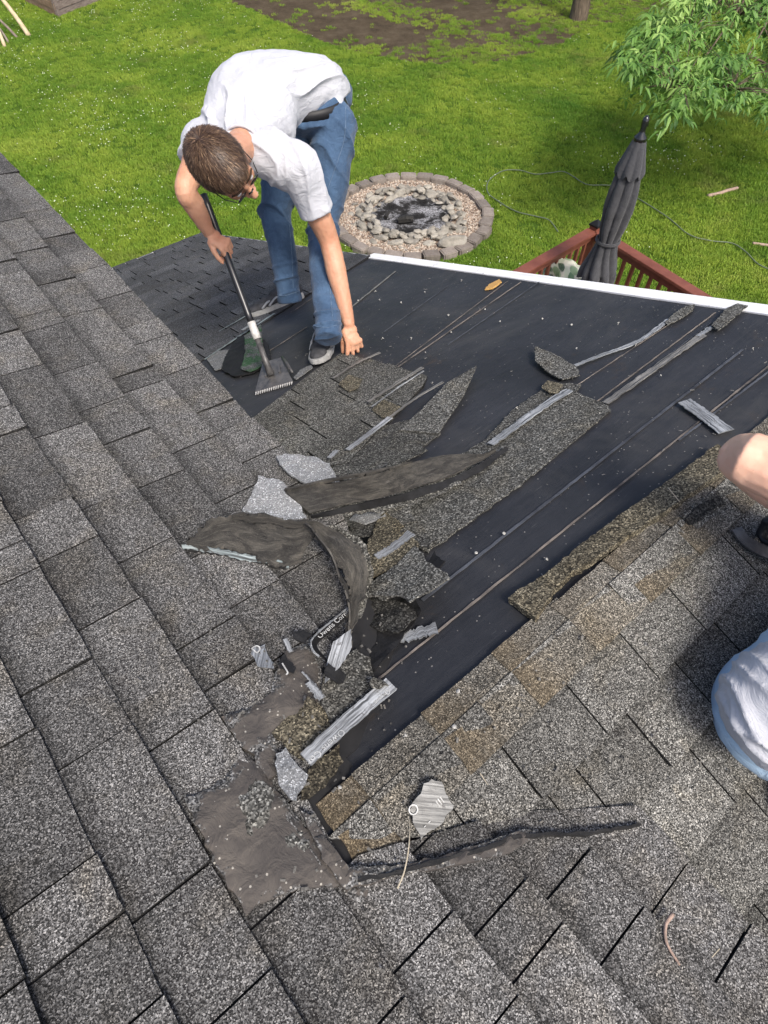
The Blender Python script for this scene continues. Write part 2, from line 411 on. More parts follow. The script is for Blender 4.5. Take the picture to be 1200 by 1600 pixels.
# roof cement smears (parts of the main roof) ---------------------------
def resample(pts, ds, closed=True):
    out = []; n = len(pts)
    for i in range(n if closed else n - 1):
        a = V((*pts[i], 0)); b = V((*pts[(i + 1) % n], 0)); m = max(1, int((b - a).length / ds))
        for k in range(m): out.append(tuple((a.lerp(b, k / m))[:2]))
    if not closed: out.append(tuple(pts[-1]))
    return out
def inside(p, poly):
    c = False; n = len(poly)
    for i in range(n):
        a, b = poly[i], poly[(i + 1) % n]
        if (a[1] > p[1]) != (b[1] > p[1]) and p[0] < (b[0] - a[0]) * (p[1] - a[1]) / (b[1] - a[1]) + a[0]: c = not c
    return c
def sheet(name, pl, pts, h=.004, thick=.004, ds=.012, jag=.003, seed=0, mt=None, parent=None, hf=None, tone=(1, 0, 0), edge_tone=False, bumpy=0.0, uvrot=None, pixels=True, droop=0.0):
    """thin sheet whose outline is given in photo pixels on plane pl; hf(u,v,x,y) adds height"""
    if pixels: pts = [pl.px(x, y, h) for x, y in pts]
    o = resample(pts, ds); rr = random.Random(seed + 17)
    cx = sum(p[0] for p in o) / len(o); cy = sum(p[1] for p in o) / len(o)
    o = [(p[0] + jag * 2 * nz((p[0] * 60, p[1] * 60, seed)) + rr.uniform(-jag, jag) * .35, p[1] + jag * 2 * nz((p[0] * 60, p[1] * 60, seed + 9)) + rr.uniform(-jag, jag) * .35) for p in o]
    x0, x1 = min(p[0] for p in o), max(p[0] for p in o); y0, y1 = min(p[1] for p in o), max(p[1] for p in o)
    g = max(ds * 1.3, max(x1 - x0, y1 - y0) / 60); inner = []
    x = x0
    while x < x1:
        y = y0
        while y < y1:
            q = (x + rr.uniform(-.2, .2) * g, y + rr.uniform(-.2, .2) * g)
            if inside(q, o) and min((q[0] - a[0]) ** 2 + (q[1] - a[1]) ** 2 for a in o) > (g * .45) ** 2: inner.append(q)
            y += g
        x += g
    vs = [V(p) for p in o + inner]; n = len(o)
    r = delaunay_2d_cdt(vs, [], [list(range(n))], 1, 1e-6)
    V2, F2 = r[0], r[2]
    kk = pl.u.cross(pl.v).dot(pl.n)
    B = Builder(); top = []
    ux = uvrot if uvrot else (1, 0)
    dists = []
    for p in V2:
        de = min(math.hypot(p[0] - a[0], p[1] - a[1]) for a in o); dists.append(de)
        hh = h + (hf(p[0], p[1]) if hf else 0) + bumpy * nz((p[0] * 25, p[1] * 25, seed)) - (droop * math.exp(-de / .012))
        B.v.append(pl.at(p[0], p[1], hh))
    m = len(V2)
    for p in range(m): B.v.append(B.v[p] - pl.n * thick)
    UV = [((p[0] - cx) * ux[0] + (p[1] - cy) * ux[1], -(p[0] - cx) * ux[1] + (p[1] - cy) * ux[0]) for p in V2]
    def tn(i): return (tone[0], tone[1], math.exp(-dists[i] / .02)) if edge_tone else tone
    cnt = {}
    for f in F2:
        f = list(f)
        A = sum(V2[f[i]][0] * V2[f[(i + 1) % len(f)]][1] - V2[f[(i + 1) % len(f)]][0] * V2[f[i]][1] for i in range(len(f)))
        if A * kk < 0: f = f[::-1]
        B.poly(f, [UV[i] for i in f], [tn(i) for i in f])
        g2 = [i + m for i in f[::-1]]; B.poly(g2, [UV[i - m] for i in g2], tone)
        for i in range(len(f)): cnt[(f[i], f[(i + 1) % len(f)])] = 1
    for (a, b) in list(cnt):
        if (b, a) not in cnt: B.poly([a, a + m, b + m, b], [UV[a], UV[a], UV[b], UV[b]], tone)
    return B.done(name, mt, parent)
def cement(pts, h=.021, seed=0, pl=M):
    return sheet('roof_cement', pl, pts, h, .012, .012, .003, seed, M_CEMENT, house, edge_tone=True, bumpy=.004, droop=.008)
cement([(287, 1243), (318, 1236), (352, 1212), (372, 1166), (392, 1180), (418, 1212), (470, 1280), (520, 1352), (533, 1384), (470, 1384), (400, 1412), (384, 1424), (352, 1372), (333, 1346), (322, 1318), (300, 1272)], seed=1)
cement([(346, 1117), (398, 1100), (424, 1078), (432, 1040), (448, 1012), (498, 998), (500, 1040), (502, 1086), (484, 1104), (440, 1142), (420, 1160), (400, 1176), (378, 1168)], seed=2)
cement([(398, 1150), (424, 1140), (432, 1162), (432, 1206), (420, 1216), (400, 1188)], .024, seed=3)
cement([(470, 1265), (486, 1268), (520, 1318), (548, 1352), (600, 1352), (690, 1338), (790, 1304), (830, 1292), (846, 1300), (800, 1330), (700, 1352), (600, 1372), (545, 1388), (528, 1372), (500, 1330)], .030, seed=4)
cement([(536, 1384), (560, 1380), (580, 1392), (566, 1408), (548, 1404)], .014, seed=5)
sheet('valley_shade_strip', M, [(560, 1372), (620, 1360), (690, 1340), (760, 1322), (800, 1304), (860, 1300), (915, 1300), (960, 1292), (1002, 1286), (1003, 1289), (960, 1297), (916, 1305), (862, 1305), (804, 1311), (764, 1328), (694, 1346), (622, 1366), (562, 1378)], .027, .012, .009, .0018, 8, simple('seam_shade', (.010, .010, .010), (.022, .021, .020), 30, .7, .6, 80), house, bumpy=.004)  # near-black strip painting in the shaded crease along the valley
for q in ([(385, 1218), (408, 1212), (428, 1240), (432, 1272), (410, 1286), (396, 1306), (376, 1300), (374, 1260)], [(428, 1308), (456, 1296), (482, 1310), (488, 1326), (460, 1328), (430, 1322)]):
    sheet('exposed_granules', M, q, .0255, .004, .01, .008, 7, M_TORN, house, tone=(1.15, 0, 0), bumpy=.002, droop=.006)

# ell roof -------------------------------------------------------------
urake = E.px(900, 447)[0]
veE = E.px(250, 392)[1]
B = Builder()
nu, nv = 60, 90
for i in range(nu + 1):
    for j in range(nv + 1):
        u = -.02 + (urake + .02) * i / nu; v = -.0 + veE * j / nv
        B.v.append(E.at(u, v, .0030 * nz((u * 3, v * 3, 4)) + .0016 * nz((u * 12, v * 5, 1)) + .0020 * max(0, nz((u * 1.2 + v * .6, v * 9, 7)) - .15)))
for i in range(nu):
    for j in range(nv):
        u0, u1 = urake * i / nu, urake * (i + 1) / nu; v0, v1 = veE * j / nv, veE * (j + 1) / nv
        a = i * (nv + 1) + j
        B.poly([a, a + nv + 1, a + nv + 2, a + 1], [(u0, v0), (u1, v0), (u1, v1), (u0, v1)], (1, 0, 0))
felt = B.done('underlayment', M_FELT, house, smooth=True)
bm = bmesh.new(); plank(bm, E, .0, urake, .0, veE, -.03, -.006)
part('roof_deck', bm_mesh(bm), M_UNDER, house)
# lap lines
def ribbon(name, pl, p, q, wd, h, mt, parent, jag=.0011, n=60, thick=.0012, pts=None):
    """straight or bent strip on a plane between photo points"""
    L = [pl.px(*p), pl.px(*q)] if pts is None else [pl.px(x, y) for x, y in pts]
    path = spline([(a[0], a[1], 0) for a in L], n if pts is None else max(4, n // len(L))) if pts else [V((L[0][0] + (L[1][0] - L[0][0]) * k / n, L[0][1] + (L[1][1] - L[0][1]) * k / n, 0)) for k in range(n + 1)]
    B = Builder(); s = 0; rr = random.Random(int(p[0] * 7 + q[0]) if pts is None else 3); m = len(path)
    k0 = pl.u.cross(pl.v).dot(pl.n); S = []
    for i, c in enumerate(path):
        d = (path[min(i + 1, m - 1)] - path[max(0, i - 1)]).normalized(); nn = V((-d.y, d.x, 0))
        if i: s += (c - path[i - 1]).length
        S.append(s)
        ww = wd if not callable(wd) else wd(i / (m - 1))
        for sg in (-1, 1):
            e = c + nn * sg * (ww / 2 + jag * rr.uniform(-1, 1)); hh = h if not callable(h) else h(i / (m - 1))
            B.v.append(pl.at(e.x, e.y, hh))
    nb = len(B.v)
    for i in range(nb): B.v.append(B.v[i] - pl.n * thick)
    for i in range(m - 1):
        a, b, c, d2 = 2 * i, 2 * i + 1, 2 * i + 3, 2 * i + 2
        w0 = wd if not callable(wd) else wd(0.5)
        uvs = [(S[i], 0), (S[i], w0), (S[i + 1], w0), (S[i + 1], 0)]
        f = [a, b, c, d2]
        if k0 > 0: f, uvs = f[::-1], uvs[::-1]
        B.poly(f, uvs, (1, 0, 0))
        g = [x + nb for x in f[::-1]]; B.poly(g, uvs[::-1], (1, 0, 0))
        B.poly([a, d2, d2 + nb, a + nb] if k0 > 0 else [a, a + nb, d2 + nb, d2], [uvs[0]] * 4, (1, 0, 0))
        B.poly([b, b + nb, c + nb, c] if k0 > 0 else [b, c, c + nb, b + nb], [uvs[0]] * 4, (1, 0, 0))
    for e in (0, 2 * (m - 1)): B.poly([e, e + 1, e + 1 + nb, e + nb], [(0, 0)] * 4, (1, 0, 0))
    return B.done(name, mt, parent)
for (p, q, wd, mt) in [((588, 1066), (1236, 545), .0055, M_CHALK), ((918, 640), (1118, 490), .005, M_CHALK), ((944, 634), (1112, 505), .004, M_CHALKB),
                       ((892, 610), (1076, 488), .0035, M_CHALK), ((600, 590), (814, 442), .006, M_CHALK), ((612, 578), (794, 440), .004, M_CHALK),
                       ((660, 940), (1160, 548), .009, M_CHALKB), ((520, 505), (618, 425), .011, M_STRIPD), ((455, 490), (520, 445), .005, M_CHALK), ((700, 540), (860, 430), .004, M_CHALKB),
                       ((600, 520), (700, 448), .004, M_CHALKB), ((1060, 690), (1230, 560), .006, M_CHALKB), ((405, 560), (480, 512), .006, M_CHALK)]:
    ribbon('lap_line', E, p, q, wd, .0055, mt, house)
# remaining shingles at the far lower corner
B = Builder(); rnd = random.Random(9)
ex2 = .1434
far = [E.px(*q) for q in [(150, 440), (318, 362), (572, 400), (560, 412), (300, 568), (330, 610), (120, 520)]]
c1 = [E.px(*q) for q in [(575, 402), (312, 566)]]
# convex region: lower than a diagonal stepped edge
regE = [(E.px(590, 396)[0], veE), (E.px(556, 418)[0], E.px(556, 418)[1]), (.0, E.px(318, 566)[1] - .0), (.0, veE)]
vrow = [veE + .02 - ex2 * i for i in range(0, 60)]
vrow = [v for v in vrow if v > E.px(390, 520)[1]]
dg0, dg1 = E.px(318, 564), E.px(575, 404)
regE = [dg0, (urake, dg1[1]), (urake, veE + .03), (0, veE + .03), (0, dg0[1])]
courses(B, E, [regE], vrow, .0, urake, .18, .38, ex2, rnd, gap=.004, butt=.013, tone_rng=(.7, 1.15), base=.002)
B.done('lower_shingles', M_ELL, house)
# shingles still lying in the middle of the stripped slope
rnd = random.Random(21)
mid = [[(392, 660), (520, 562), (545, 556), (600, 572), (625, 585), (560, 650), (440, 745), (400, 700)],
       [(440, 745), (560, 650), (625, 585), (668, 596), (640, 640), (560, 716), (500, 760)],
       ]
regs = [[E.px(*q) for q in poly] for poly in mid]
v0m = E.px(600, 575)[1]
B = Builder()
courses(B, E, [[E.px(*q) for q in [(380, 668), (534, 554), (606, 572), (470, 742), (412, 720)]],
               [E.px(*q) for q in [(606, 572), (668, 590), (662, 606), (545, 728), (470, 742)]]],
        [v0m + .13 - ex2 * i * .98 for i in range(-3, 12)], .0, urake, .2, .34, ex2, rnd, gap=.003, butt=.011, tone_rng=(.85, 1.3), base=.005)
B.done('middle_shingles', M_TORN, house)

# white rake trim along the gable edge, thin white edge on the low eave
def trim(name, pl, u0, u1, v0, v1, h0, h1, mt):
    B = Builder(); n = 80; vs = []
    for i in range(n + 1):
        v = v0 + (v1 - v0) * i / n
        for (u, h) in ((u0, h0), (u0, h1), ((u0 + u1) / 2, h1 + .002), (u1, h1), (u1, h0 - .09), (u0 + .03, h0 - .09)):
            B.v.append(pl.at(u + .0012 * nz((v * 9, u, 1)), v, h + .001 * nz((v * 14, u * 5, 2))))
    for i in range(n):
        for k in range(6):
            a = i * 6 + k; b = i * 6 + (k + 1) % 6; s0 = (v1 - v0) * i / n; s1 = (v1 - v0) * (i + 1) / n
            wv = (0, .02, .05, .08, .1, .2, .3)
            B.poly([a, a + 6, b + 6, b], [(s0, wv[k]), (s1, wv[k]), (s1, wv[k + 1]), (s0, wv[k + 1])], (1, 0, 0))
    B.poly([0, 1, 2, 3, 4, 5], [(0, 0)] * 6, (1, 0, 0)); B.poly([n * 6 + x for x in (5, 4, 3, 2, 1, 0)], [(0, 0)] * 6, (1, 0, 0))
    o = B.done(name, mt, house)
    bm = bmesh.new(); bm.from_mesh(o.data); bmesh.ops.recalc_face_normals(bm, faces=bm.faces); bm.to_mesh(o.data); bm.free(); return o
vtop = E.px(574, 402)[1]
trim('rake_trim', E, urake - .022, urake + .055, -.0, vtop, -.004, .006, M_PAINT)
trim('rake_edge', E, urake - .01, urake + .02, vtop, veE, -.004, .005, simple('dull_edge', (.2, .2, .2), (.35, .34, .33), 9, .6))
bm = bmesh.new(); c = E.at(urake / 2, veE + .012, -.02); add_box(bm, c, E.u, E.v, E.n, (urake, .03, .06))
part('gutter_edge', bm_mesh(bm), M_PAINT, house)
# ell walls
bm = bmesh.new()
a = E.at(.3, veE - .3, -.06); b = E.at(urake - .25, veE - .3, -.06)
add_box(bm, V(((a.x + b.x) / 2, (a.y + b.y) / 2, (GZ + a.z) / 2)), DR, DM, ZZ, (urake - .55, .12, a.z - GZ))
part('wall', bm_mesh(bm), M_SIDING, house)
bm = bmesh.new(); vs = []
g1 = E.at(urake - .15, veE - .3, -.06); g0 = E.at(urake - .15, 0, -.06); g2 = R.at(urake - .15, 3.0, -.06)
for off in (0, -.1):
    for p in (V((g1.x, g1.y, GZ)), g1, g0, g2, V((g2.x, g2.y, GZ))): vs.append(bm.verts.new(p + DR * off))
bm.faces.new(vs[:5]); bm.faces.new(vs[5:][::-1])
for i in range(5): bm.faces.new((vs[i], vs[(i + 1) % 5], vs[5 + (i + 1) % 5], vs[5 + i]))
bmesh.ops.recalc_face_normals(bm, faces=bm.faces)
part('gable_wall', bm_mesh(bm), M_SIDING, house)

# near slope of the ell roof --------------------------------------------
rnd = random.Random(33)
B = Builder()
ra = R.px(545, 1345); rb = R.px(800, 1306); rc = R.px(1004, 1288); rd = R.px(1215, 1530)
low = 3.1
vq = R.uv(M.at(-.60, veave - .02, 0))
regR = [[(0, 0), rb, (rb[0], -.005), (0, -.005)], [(rb[0], -.005), rb, rc, (rc[0], -.005)],
        [(rc[0], -.005), (rc[0], low), (urake, low), (urake, -.005)]]
# the part of the near slope that continues beside the main eave
regR.append([(rb[0], rb[1] + .10), (rb[0], low), (rc[0], low), (rc[0], rc[1] + .025)])
v0r = .075 + EX
courses(B, R, regR, [v0r + EX * i for i in range(-1, 21)], -.1, urake + .05, .14, .29, EX, rnd, gap=.0019, butt=.013, tone_rng=(.74, 1.26), base=.0)
B.done('near_shingles', M_NEAR, house)
bm = bmesh.new(); plank(bm, R, .62, urake, .01, low, -.03, -.006)
for i in range(12): plank(bm, R, .02 + .05 * i, .07 + .05 * i, .0, .62 * (.07 + .05 * i) + .05, -.03, -.006)
plank(bm, R, rb[0], .63, rc[1] + .12, low, -.03, -.006)
part('roof_deck', bm_mesh(bm), M_UNDER, house)

# ridge caps, bent over the ridge ------------------------------------------
def ridge_cap(u0, u1, wE, wR, seed, tone=1.0, rust=1.0, lift=.005):
    B = Builder(); rr = random.Random(seed); nx, ny = 10, 14
    for top in (0, 1):
        for i in range(nx + 1):
            for j in range(ny + 1):
                t = j / ny; s = -wE + (wE + wR) * t; x = u0 + (u1 - u0 + .03) * i / nx
                x += .004 * nz((s * 30, seed, i)) * (1 if i in (0, nx) else 0)
                s2 = s + (.003 * nz((x * 40, seed * 3.1, 1)) if j in (0, ny) else 0)
                hh = .020 + lift * (1 - i / nx) + .0015 * nz((x * 20, s * 20, seed))
                a = abs(s2); rl = .07
                # soft fold
                pe = (E if s2 < 0 else R); p = pe.at(x, a, hh)
                drop = .016 * math.exp(-(s2 / rl) ** 2)
                B.v.append(p - ZZ * drop - (ZZ * .006 if top else ZZ * 0))
    st = (nx + 1) * (ny + 1)
    def uvq(i, j): return ((u1 - u0) * i / nx, (wE + wR) * j / ny)
    tn = (tone, .5, rust)
    for i in range(nx):
        for j in range(ny):
            a = i * (ny + 1) + j; q = [a, a + ny + 1, a + ny + 2, a + 1]; uq = [uvq(i, j), uvq(i + 1, j), uvq(i + 1, j + 1), uvq(i, j + 1)]
            B.poly(q[::-1], uq[::-1], tn); B.poly([x + st for x in q], uq, tn)
    for i in range(nx):
        for j in (0, ny):
            a = i * (ny + 1) + j; b = a + ny + 1; B.poly([a, b, b + st, a + st], [uvq(i, j)] * 4, tn)
    for j in range(ny):
        for i in (0, nx):
            a = i * (ny + 1) + j; b = a + 1; B.poly([a, b, b + st, a + st], [uvq(i, j)] * 4, tn)
    o = B.done('ridge_cap', M_CAP, house)
    bm = bmesh.new(); bm.from_mesh(o.data); bmesh.ops.recalc_face_normals(bm, faces=bm.faces); bm.to_mesh(o.data); bm.free()
    return o
def upx(x, y): return E.px(x, y)[0]
cu = [R.px(x, y)[0] for x, y in [(540, 1325), (600, 1278), (722, 1195), (830, 1092), (915, 1003), (1000, 932), (1088, 872), (1165, 820)]]
while cu[-1] < urake - .1: cu.append(cu[-1] + .20)
for i in range(len(cu) - 1):
    ridge_cap(cu[i], cu[i + 1], .058 if i < 4 else .05, .085, i, tone=[1.0, 1.05, 1.0, 1.0, 1.2, 1.05, 1.0, .9, 1, 1, 1, 1, 1, 1, 1][i], rust=[1.3, .0, 1.0, 1.0, .5, .9, .7, .7, .5, .3, .3, .3, .3, .3][i])
RIDGE_U = cu
exec_debris = True

# ------------------------------------------------------------------ torn shingles and other loose pieces
def thing1(o, label, cat, group=None):
    return tag(o, label, cat, group)
def loose(name, pl, pts, mt, label, cat='torn shingle', group=None, **kw):
    o = sheet(name, pl, pts, kw.pop('h', .016), kw.pop('thick', .005), kw.pop('ds', .010), kw.pop('jag', .003), kw.pop('seed', len(label)), mt, None, **kw)
    return tag(o, label, cat, group)
def ramp2(pl, pa, pb, ha, hb, pw=1.0):
    """height that grows from ha at photo point pa to hb at pb"""
    a = V((*pl.px(*pa), 0)); b = V((*pl.px(*pb), 0)); d = b - a; L = d.length_squared
    def f(u, v):
        t = max(0, min(1, (V((u, v, 0)) - a).dot(d) / L)); return ha + (hb - ha) * t ** pw
    return f
# long courses left on the stripped slope
loose('torn_shingle', E, [(596, 806), (640, 770), (680, 735), (760, 685), (800, 640), (832, 618), (868, 598), (908, 600), (900, 612), (948, 632), (955, 640), (820, 752), (668, 862), (640, 846), (612, 826)], M_TORN,
      'long granuled shingle strip lying across the felt up to the pale tape line', seed=1, h=.010, tone=(.95, 0, 0), bumpy=.003)
loose('torn_shingle', E, [(836, 546), (868, 556), (902, 574), (906, 586), (878, 592), (860, 584), (836, 566)], M_TORN, 'small pointed shingle scrap alone on the felt above the long strip', seed=2, h=.018, tone=(1.1, 0, 0), hf=ramp2(E, (870, 590), (840, 548), 0, .015))
loose('torn_shingle', E, [(1040, 503), (1052, 490), (1072, 478), (1086, 475), (1082, 484), (1062, 498), (1042, 507)], M_TORN, 'narrow granule flake at the upper end of the crooked tape', seed=3, h=.014, tone=(1.0, 0, 0))
loose('torn_shingle', E, [(1112, 508), (1134, 482), (1152, 474), (1168, 477), (1140, 502), (1122, 516)], M_TORN, 'narrow granule flake lying over the white trim near the right edge', seed=4, h=.020, tone=(1.0, 0, 0))
loose('torn_shingle', E, [(622, 672), (660, 640), (700, 602), (746, 578), (724, 622), (684, 677), (650, 673)], M_TORN, 'dagger shaped shingle piece with its tip pointing to the upper right', seed=5, h=.020, jag=.0012, tone=(1.05, 0, 0), hf=ramp2(E, (640, 672), (740, 580), 0, .02))
loose('torn_shingle', E, [(498, 752), (545, 705), (590, 668), (640, 655), (688, 676), (650, 706), (600, 735), (566, 748)], M_TORN, 'dark shingle piece under the dagger shaped one', seed=6, h=.012, tone=(.72, 0, 0))
loose('torn_shingle', E, [(556, 745), (600, 712), (640, 690), (668, 702), (630, 722), (600, 738), (575, 752)], M_TORN, 'thin shingle sliver above the long curled strip', seed=61, h=.014, tone=(.8, 0, 0))
loose('torn_shingle', M, [(432, 712), (446, 708), (494, 714), (514, 724), (530, 752), (480, 756), (455, 742), (440, 728)], M_PALE, 'pale grey shingle flake behind the left end of the curled strip', seed=7, h=.035, tone=(1.0, 0, 0), bumpy=.003)
loose('torn_shingle', M, [(378, 800), (392, 776), (404, 752), (438, 760), (466, 786), (478, 812), (440, 812), (410, 802)], M_PALE, 'pale grey wedge shaped flake resting on the main roof edge', seed=8, h=.03, tone=(1.05, 0, 0), bumpy=.004, hf=ramp2(M, (400, 800), (430, 760), 0, .03))
loose('torn_shingle', E, [(524, 798), (560, 790), (598, 794), (604, 806), (570, 818), (540, 812)], M_PALE, 'small pale flake just under the long curled strip', seed=9, h=.06, tone=(.9, 0, 0))
loose('torn_shingle', E, [(500, 816), (545, 806), (584, 820), (582, 836), (548, 838), (520, 830)], M_TORN, 'dark flake behind the folded sheet', seed=10, h=.05, tone=(.65, 0, 0))
loose('torn_shingle', E, [(560, 880), (575, 850), (590, 812), (600, 800), (625, 815), (655, 850), (640, 868), (602, 892), (572, 906)], M_BROWN, 'brownish shingle tab right of the folded sheet', seed=11, h=.06, tone=(.9, 0, 0), bumpy=.003)
loose('torn_shingle', E, [(560, 930), (590, 905), (620, 884), (650, 856), (664, 870), (668, 884), (700, 904), (704, 912), (660, 938), (642, 950), (628, 938), (600, 934), (575, 935)], M_TORN, 'ragged shingle piece beside the black gap', seed=12, h=.055, tone=(1.0, 0, 0), hf=ramp2(E, (600, 890), (690, 930), 0, .02), bumpy=.003)
loose('torn_shingle', E, [(552, 940), (600, 930), (648, 950), (650, 962), (622, 988), (590, 984), (560, 965)], M_TORN, 'soft black shingle scrap lying in the gap', seed=13, h=.034, tone=(.30, 0, 0), bumpy=.010)
loose('torn_shingle', M, [(500, 1092), (506, 1050), (530, 1030), (556, 1016), (578, 1028), (580, 1046), (586, 1058), (606, 1078), (560, 1110), (520, 1145), (512, 1120)], M_TORN, 'ragged dark flake above the lettered white strip', seed=14, h=.022, tone=(.8, 0, 0), bumpy=.003)
loose('torn_shingle', M, [(430, 1176), (446, 1168), (462, 1190), (482, 1208), (478, 1226), (462, 1250), (452, 1248), (434, 1222)], M_PALE, 'pale granule chip at the lower end of the lettered strip', seed=15, h=.034, tone=(.85, 0, 0), bumpy=.005)
loose('torn_shingle', M, [(426, 1146), (456, 1116), (488, 1094), (508, 1108), (516, 1134), (492, 1160), (474, 1188), (448, 1170)], M_BROWN, 'brown stained tab left of the ragged dark flake', seed=16, h=.018, tone=(1.0, 0, 0), bumpy=.002)
loose('torn_shingle', M, [(476, 1210), (500, 1186), (530, 1162), (534, 1190), (514, 1222), (486, 1246), (470, 1250)], M_BROWN, 'dark shingle corner tucked under the lettered strip', seed=17, h=.016, tone=(.5, 0, 0))
rr = random.Random(77)
for i, (x, y, r, mt_, lb) in enumerate([(612, 742, 26, M_TORN, 'dark shard poking out above the curled strip'), (566, 812, 30, M_TORN, 'broken shard between the curled strip and the folded sheet'),
        (624, 806, 26, M_TORN, 'broken shard right of the small pale flake'), (612, 926, 30, M_TORN, 'crumbled shard at the rim of the black gap'), (588, 866, 20, M_TAR_GAP, 'black asphalt chunk right of the folded sheet'), (676, 880, 16, M_TAR_GAP, 'small black asphalt chunk beside the blue white tape'),
        (520, 1060, 16, M_TAR_GAP, 'black asphalt chunk under the silver strip'), (468, 1000, 14, M_TAR_GAP, 'small black chunk above the printed scraps'), (545, 742, 22, M_TORN, 'granule shard under the end of the silvery tape'), (470, 735, 24, M_BROWN, 'brownish shard behind the pale flake'),
        (486, 1100, 14, M_BROWN, 'brown crumb of shingle on the cement edge'), (650, 838, 24, M_TORN, 'ragged shard at the lower end of the long granuled strip'), (590, 1074, 12, M_TORN, 'tiny shard at the upper end of the lettered strip'), (556, 900, 18, M_TAR_GAP, 'black crumb inside the curl of the folded sheet')]):
    m_ = rr.randint(5, 8); a0 = rr.uniform(0, 6.28); pg = []
    for k_ in range(m_):
        a = a0 + 2 * math.pi * k_ / m_; q = r * rr.uniform(.55, 1.15); pg.append((x + q * math.cos(a) * 1.3, y + q * math.sin(a) * .75))
    tl = (pg[0], pg[m_ // 2])
    loose('torn_shingle', E if y < 960 or x > 600 else M, pg, mt_, lb, seed=200 + i, h=.030 + .012 * (i % 3), tone=(rr.uniform(.55, 1.0), 0, 0), bumpy=.006, jag=.005, hf=ramp2(E if y < 960 or x > 600 else M, tl[0], tl[1], 0, rr.uniform(.01, .04)))
# shingle corner rolled along the top of the stained caps
loose('torn_shingle', E, [(795, 934), (812, 920), (850, 898), (905, 852), (1000, 782), (1060, 738), (1120, 694), (1134, 702), (1140, 728), (1090, 762), (1040, 798), (962, 850), (900, 890), (868, 916), (836, 966), (815, 950)], M_BROWN,
      'long rolled brown shingle strip along the ridge caps', 'rolled shingle', seed=18, h=.028, thick=.02, tone=(1.15, 0, 0), bumpy=.004, ds=.014)
loose('torn_shingle', R, [(1064, 806), (1100, 778), (1148, 752), (1176, 770), (1166, 800), (1120, 832), (1100, 836)], M_TORN, 'scuffed grey shingle patch below the rolled strip', seed=19, h=.012, tone=(.95, 0, 0))
loose('torn_shingle', R, [(1070, 812), (1090, 790), (1124, 772), (1134, 786), (1108, 800), (1092, 814), (1080, 822)], M_TORN, 'dark bare scar on the scuffed patch near the elbow', seed=20, h=.0165, tone=(.3, 0, 0))
# granuled patches by the tool
loose('torn_shingle', E, [(346, 578), (352, 560), (372, 532), (400, 522), (420, 540), (424, 566), (396, 582), (366, 588)], M_TAR_GAP, 'black torn patch under the roofing shovel shaft', seed=22, h=.018, bumpy=.004, hf=ramp2(E, (380, 585), (400, 525), 0, .02))
def moss_mat():
    m, nt, b = mat('mossy_granules', .9, .2); k = N(nt); co = k.co()
    g = granules(k, co, .015, .14, .5, (.95, 1, 1), 400)
    f = k.ramp(k.noise(co, 16, 5, .75), [(.45, 0.0), (.55, .85)])
    c = k.mix(f, g, k.ramp(k.noise(co, 90, 4, .7), [(.3, (.01, .04, .015)), (.6, (.03, .09, .035)), (.75, (.25, .33, .27))]))
    nt.links.new(c, b.inputs['Base Color']); return m
loose('torn_shingle', E, [(376, 576), (384, 552), (384, 530), (410, 514), (412, 548), (408, 572), (390, 580)], moss_mat(), 'mossy green speckled flake beside the roofing shovel', seed=23, h=.030, tone=(1, 0, 0), hf=ramp2(E, (385, 578), (400, 520), 0, .03))
loose('torn_shingle', E, [(322, 560), (340, 548), (360, 546), (352, 562), (348, 574), (336, 578)], M_PALE, 'small pale grey flake at the edge of the lower shingles', seed=24, h=.014, tone=(.7, 0, 0))
loose('torn_shingle', E, [(458, 590), (470, 577), (486, 570), (488, 574), (474, 584), (462, 592)], M_PALE, 'tiny granule sliver by the toe of the near shoe', seed=25, h=.014, tone=(.6, 0, 0), jag=.002)
# brown stained squares on the middle shingles
for i, q in enumerate(([(528, 600), (545, 585), (566, 592), (560, 606), (545, 612)], [(580, 640), (600, 624), (628, 636), (612, 652), (596, 652)], [(846, 604), (856, 594), (880, 600), (872, 614), (858, 614)])):
    sheet('stained_tab', E, q, .0235, .002, .01, .002, i, M_BROWN, house, tone=(1.15, 0, 0))
# black sheets paint in the dark of the gap; the deck has no opening
loose('gap_dark_sheet', E, [(520, 1040), (520, 985), (530, 930), (560, 880), (620, 900), (650, 940), (660, 958), (640, 978), (604, 1030), (584, 1048), (560, 1050)], M_TAR_GAP, 'black crumpled tar paper filling the gap between the two roofs', 'dark gap sheet', seed=31, h=.020, bumpy=.010)  # not tar paper: black sheet standing in for the gap's darkness
loose('gap_dark_sheet', M, [(500, 1040), (512, 1018), (540, 985), (552, 975), (566, 1000), (556, 1018), (530, 1032), (514, 1072)], M_TAR_GAP, 'black torn paper behind the brushed silver strip', 'dark gap sheet', seed=32, h=.012, bumpy=.006)  # not torn paper: second black sheet standing in for the gap's darkness

